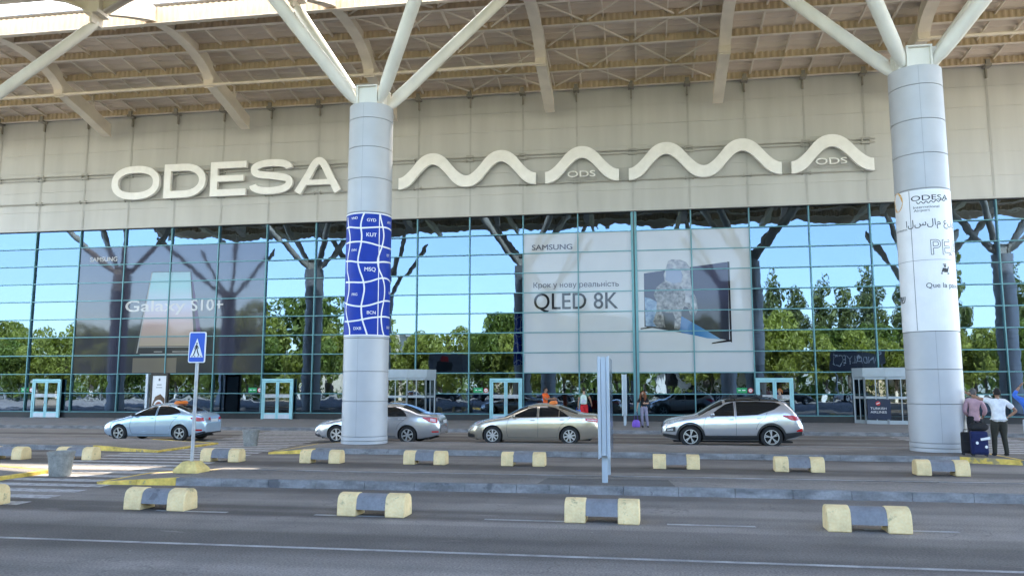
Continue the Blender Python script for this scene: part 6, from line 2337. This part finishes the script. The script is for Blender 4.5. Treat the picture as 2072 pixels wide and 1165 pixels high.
def suitcase(label, loc, w_, d_, h_, m, tagm=None):
    t = thing("suitcase", label, "suitcase", loc, R(-12))
    G().box(-w_ / 2, w_ / 2, -d_ / 2, d_ / 2, .05, h_).build("shell", m, t, bevel=.04)
    G().box(-w_ * .38, w_ * .38, -d_ / 2 - .035, -d_ / 2 - .002, .10, h_ * .62).build("pocket", m, t, bevel=.02)
    g = G()
    g.tube([(-w_ * .22, d_ * .3, h_), (-w_ * .22, d_ * .3, h_ + .06), (w_ * .22, d_ * .3, h_ + .06), (w_ * .22, d_ * .3, h_)], .012, 6)
    g.build("handle", M_trim, t, smooth=60)
    for sx in (-1, 1):
        for sy in (-1, 1):
            o = G().lathe([(.032, -.014), (.035, 0), (.032, .014)], 12, (sx * w_ * .38, sy * d_ * .32, .035), 0, 'y').build("wheel", M_trim, t, smooth=40)
    if tagm:
        g = G()
        p = -d_ / 2 - .04
        g.add([(.02, p, .42), (.24, p, .46), (.235, p, .53), (.01, p, .48)], [(0, 1, 2, 3)])
        g.build("luggage_tag", M_whitep, t)
        for cx_, cz in ((-.07, .36), (.14, .26)):
            g = G()
            g.add([(cx_ + .035 * math.cos(k * .52), p, cz + .04 * math.sin(k * .52)) for k in range(12)], [tuple(range(12))])
            g.build("sticker", M_whitep, t)
    return t
suitcase("large dark blue suitcase with white tags beside the man in pink", (8.92, -20.02, .15), .40, .28, .66, fab("navy_cloth", (0.008, 0.015, 0.075)), True)
suitcase("small black suitcase between the blue suitcase and the column", (8.74, -19.70, .15), .28, .22, .62, BLK)
tb = thing("travel_bag", "black soft bag lying on top of the blue suitcase", "bag", (8.95, -19.99, .82))
g = G().tube([(-.24, 0, .09), (-.18, 0, .10), (.16, 0, .10), (.23, 0, .09)], [.05, .105, .105, .05], 12)
g.build("body", BLK, tb, smooth=60)
G().tube([(-.12, 0, .19), (-.08, 0, .26), (.08, 0, .26), (.12, 0, .19)], .012, 6).build("handle", M_trim, tb, smooth=60)

# ------------------------------------------------------------------ cars parked across the road, seen in the glass
def dark_copy(src, loc, rz, pm, label):
    c = copy_tree(src)
    c.location = loc
    c.rotation_euler = (0, 0, rz)
    c["label"] = label
    c["group"] = "parked cars mirrored in the glass"
    for ch in c.children:
        if ch.name.split(".")[0] in ("body", "door", "spoiler"):
            ch.material_slots[0].link = 'OBJECT'
            ch.material_slots[0].material = pm
    return c
DP = [paint("black_paint", (.02, .02, .024), .2), paint("white_paint", (.75, .75, .75), 0), paint("dark_blue_paint", (.02, .03, .07), .3)]
for k, x in enumerate((-34, -27.5, -21, -13, -5.5, 1.5, 8, 15.5, 23, 30)):
    dark_copy(suv if k % 2 else silver_ref, (x + 4.7, -56.2 - (k % 3) * .3, 0), math.pi, DP[(0, 0, 2, 1, 0, 0, 2, 0, 1, 0)[k]], "parked car on the far side of the road, mirrored in the glass")
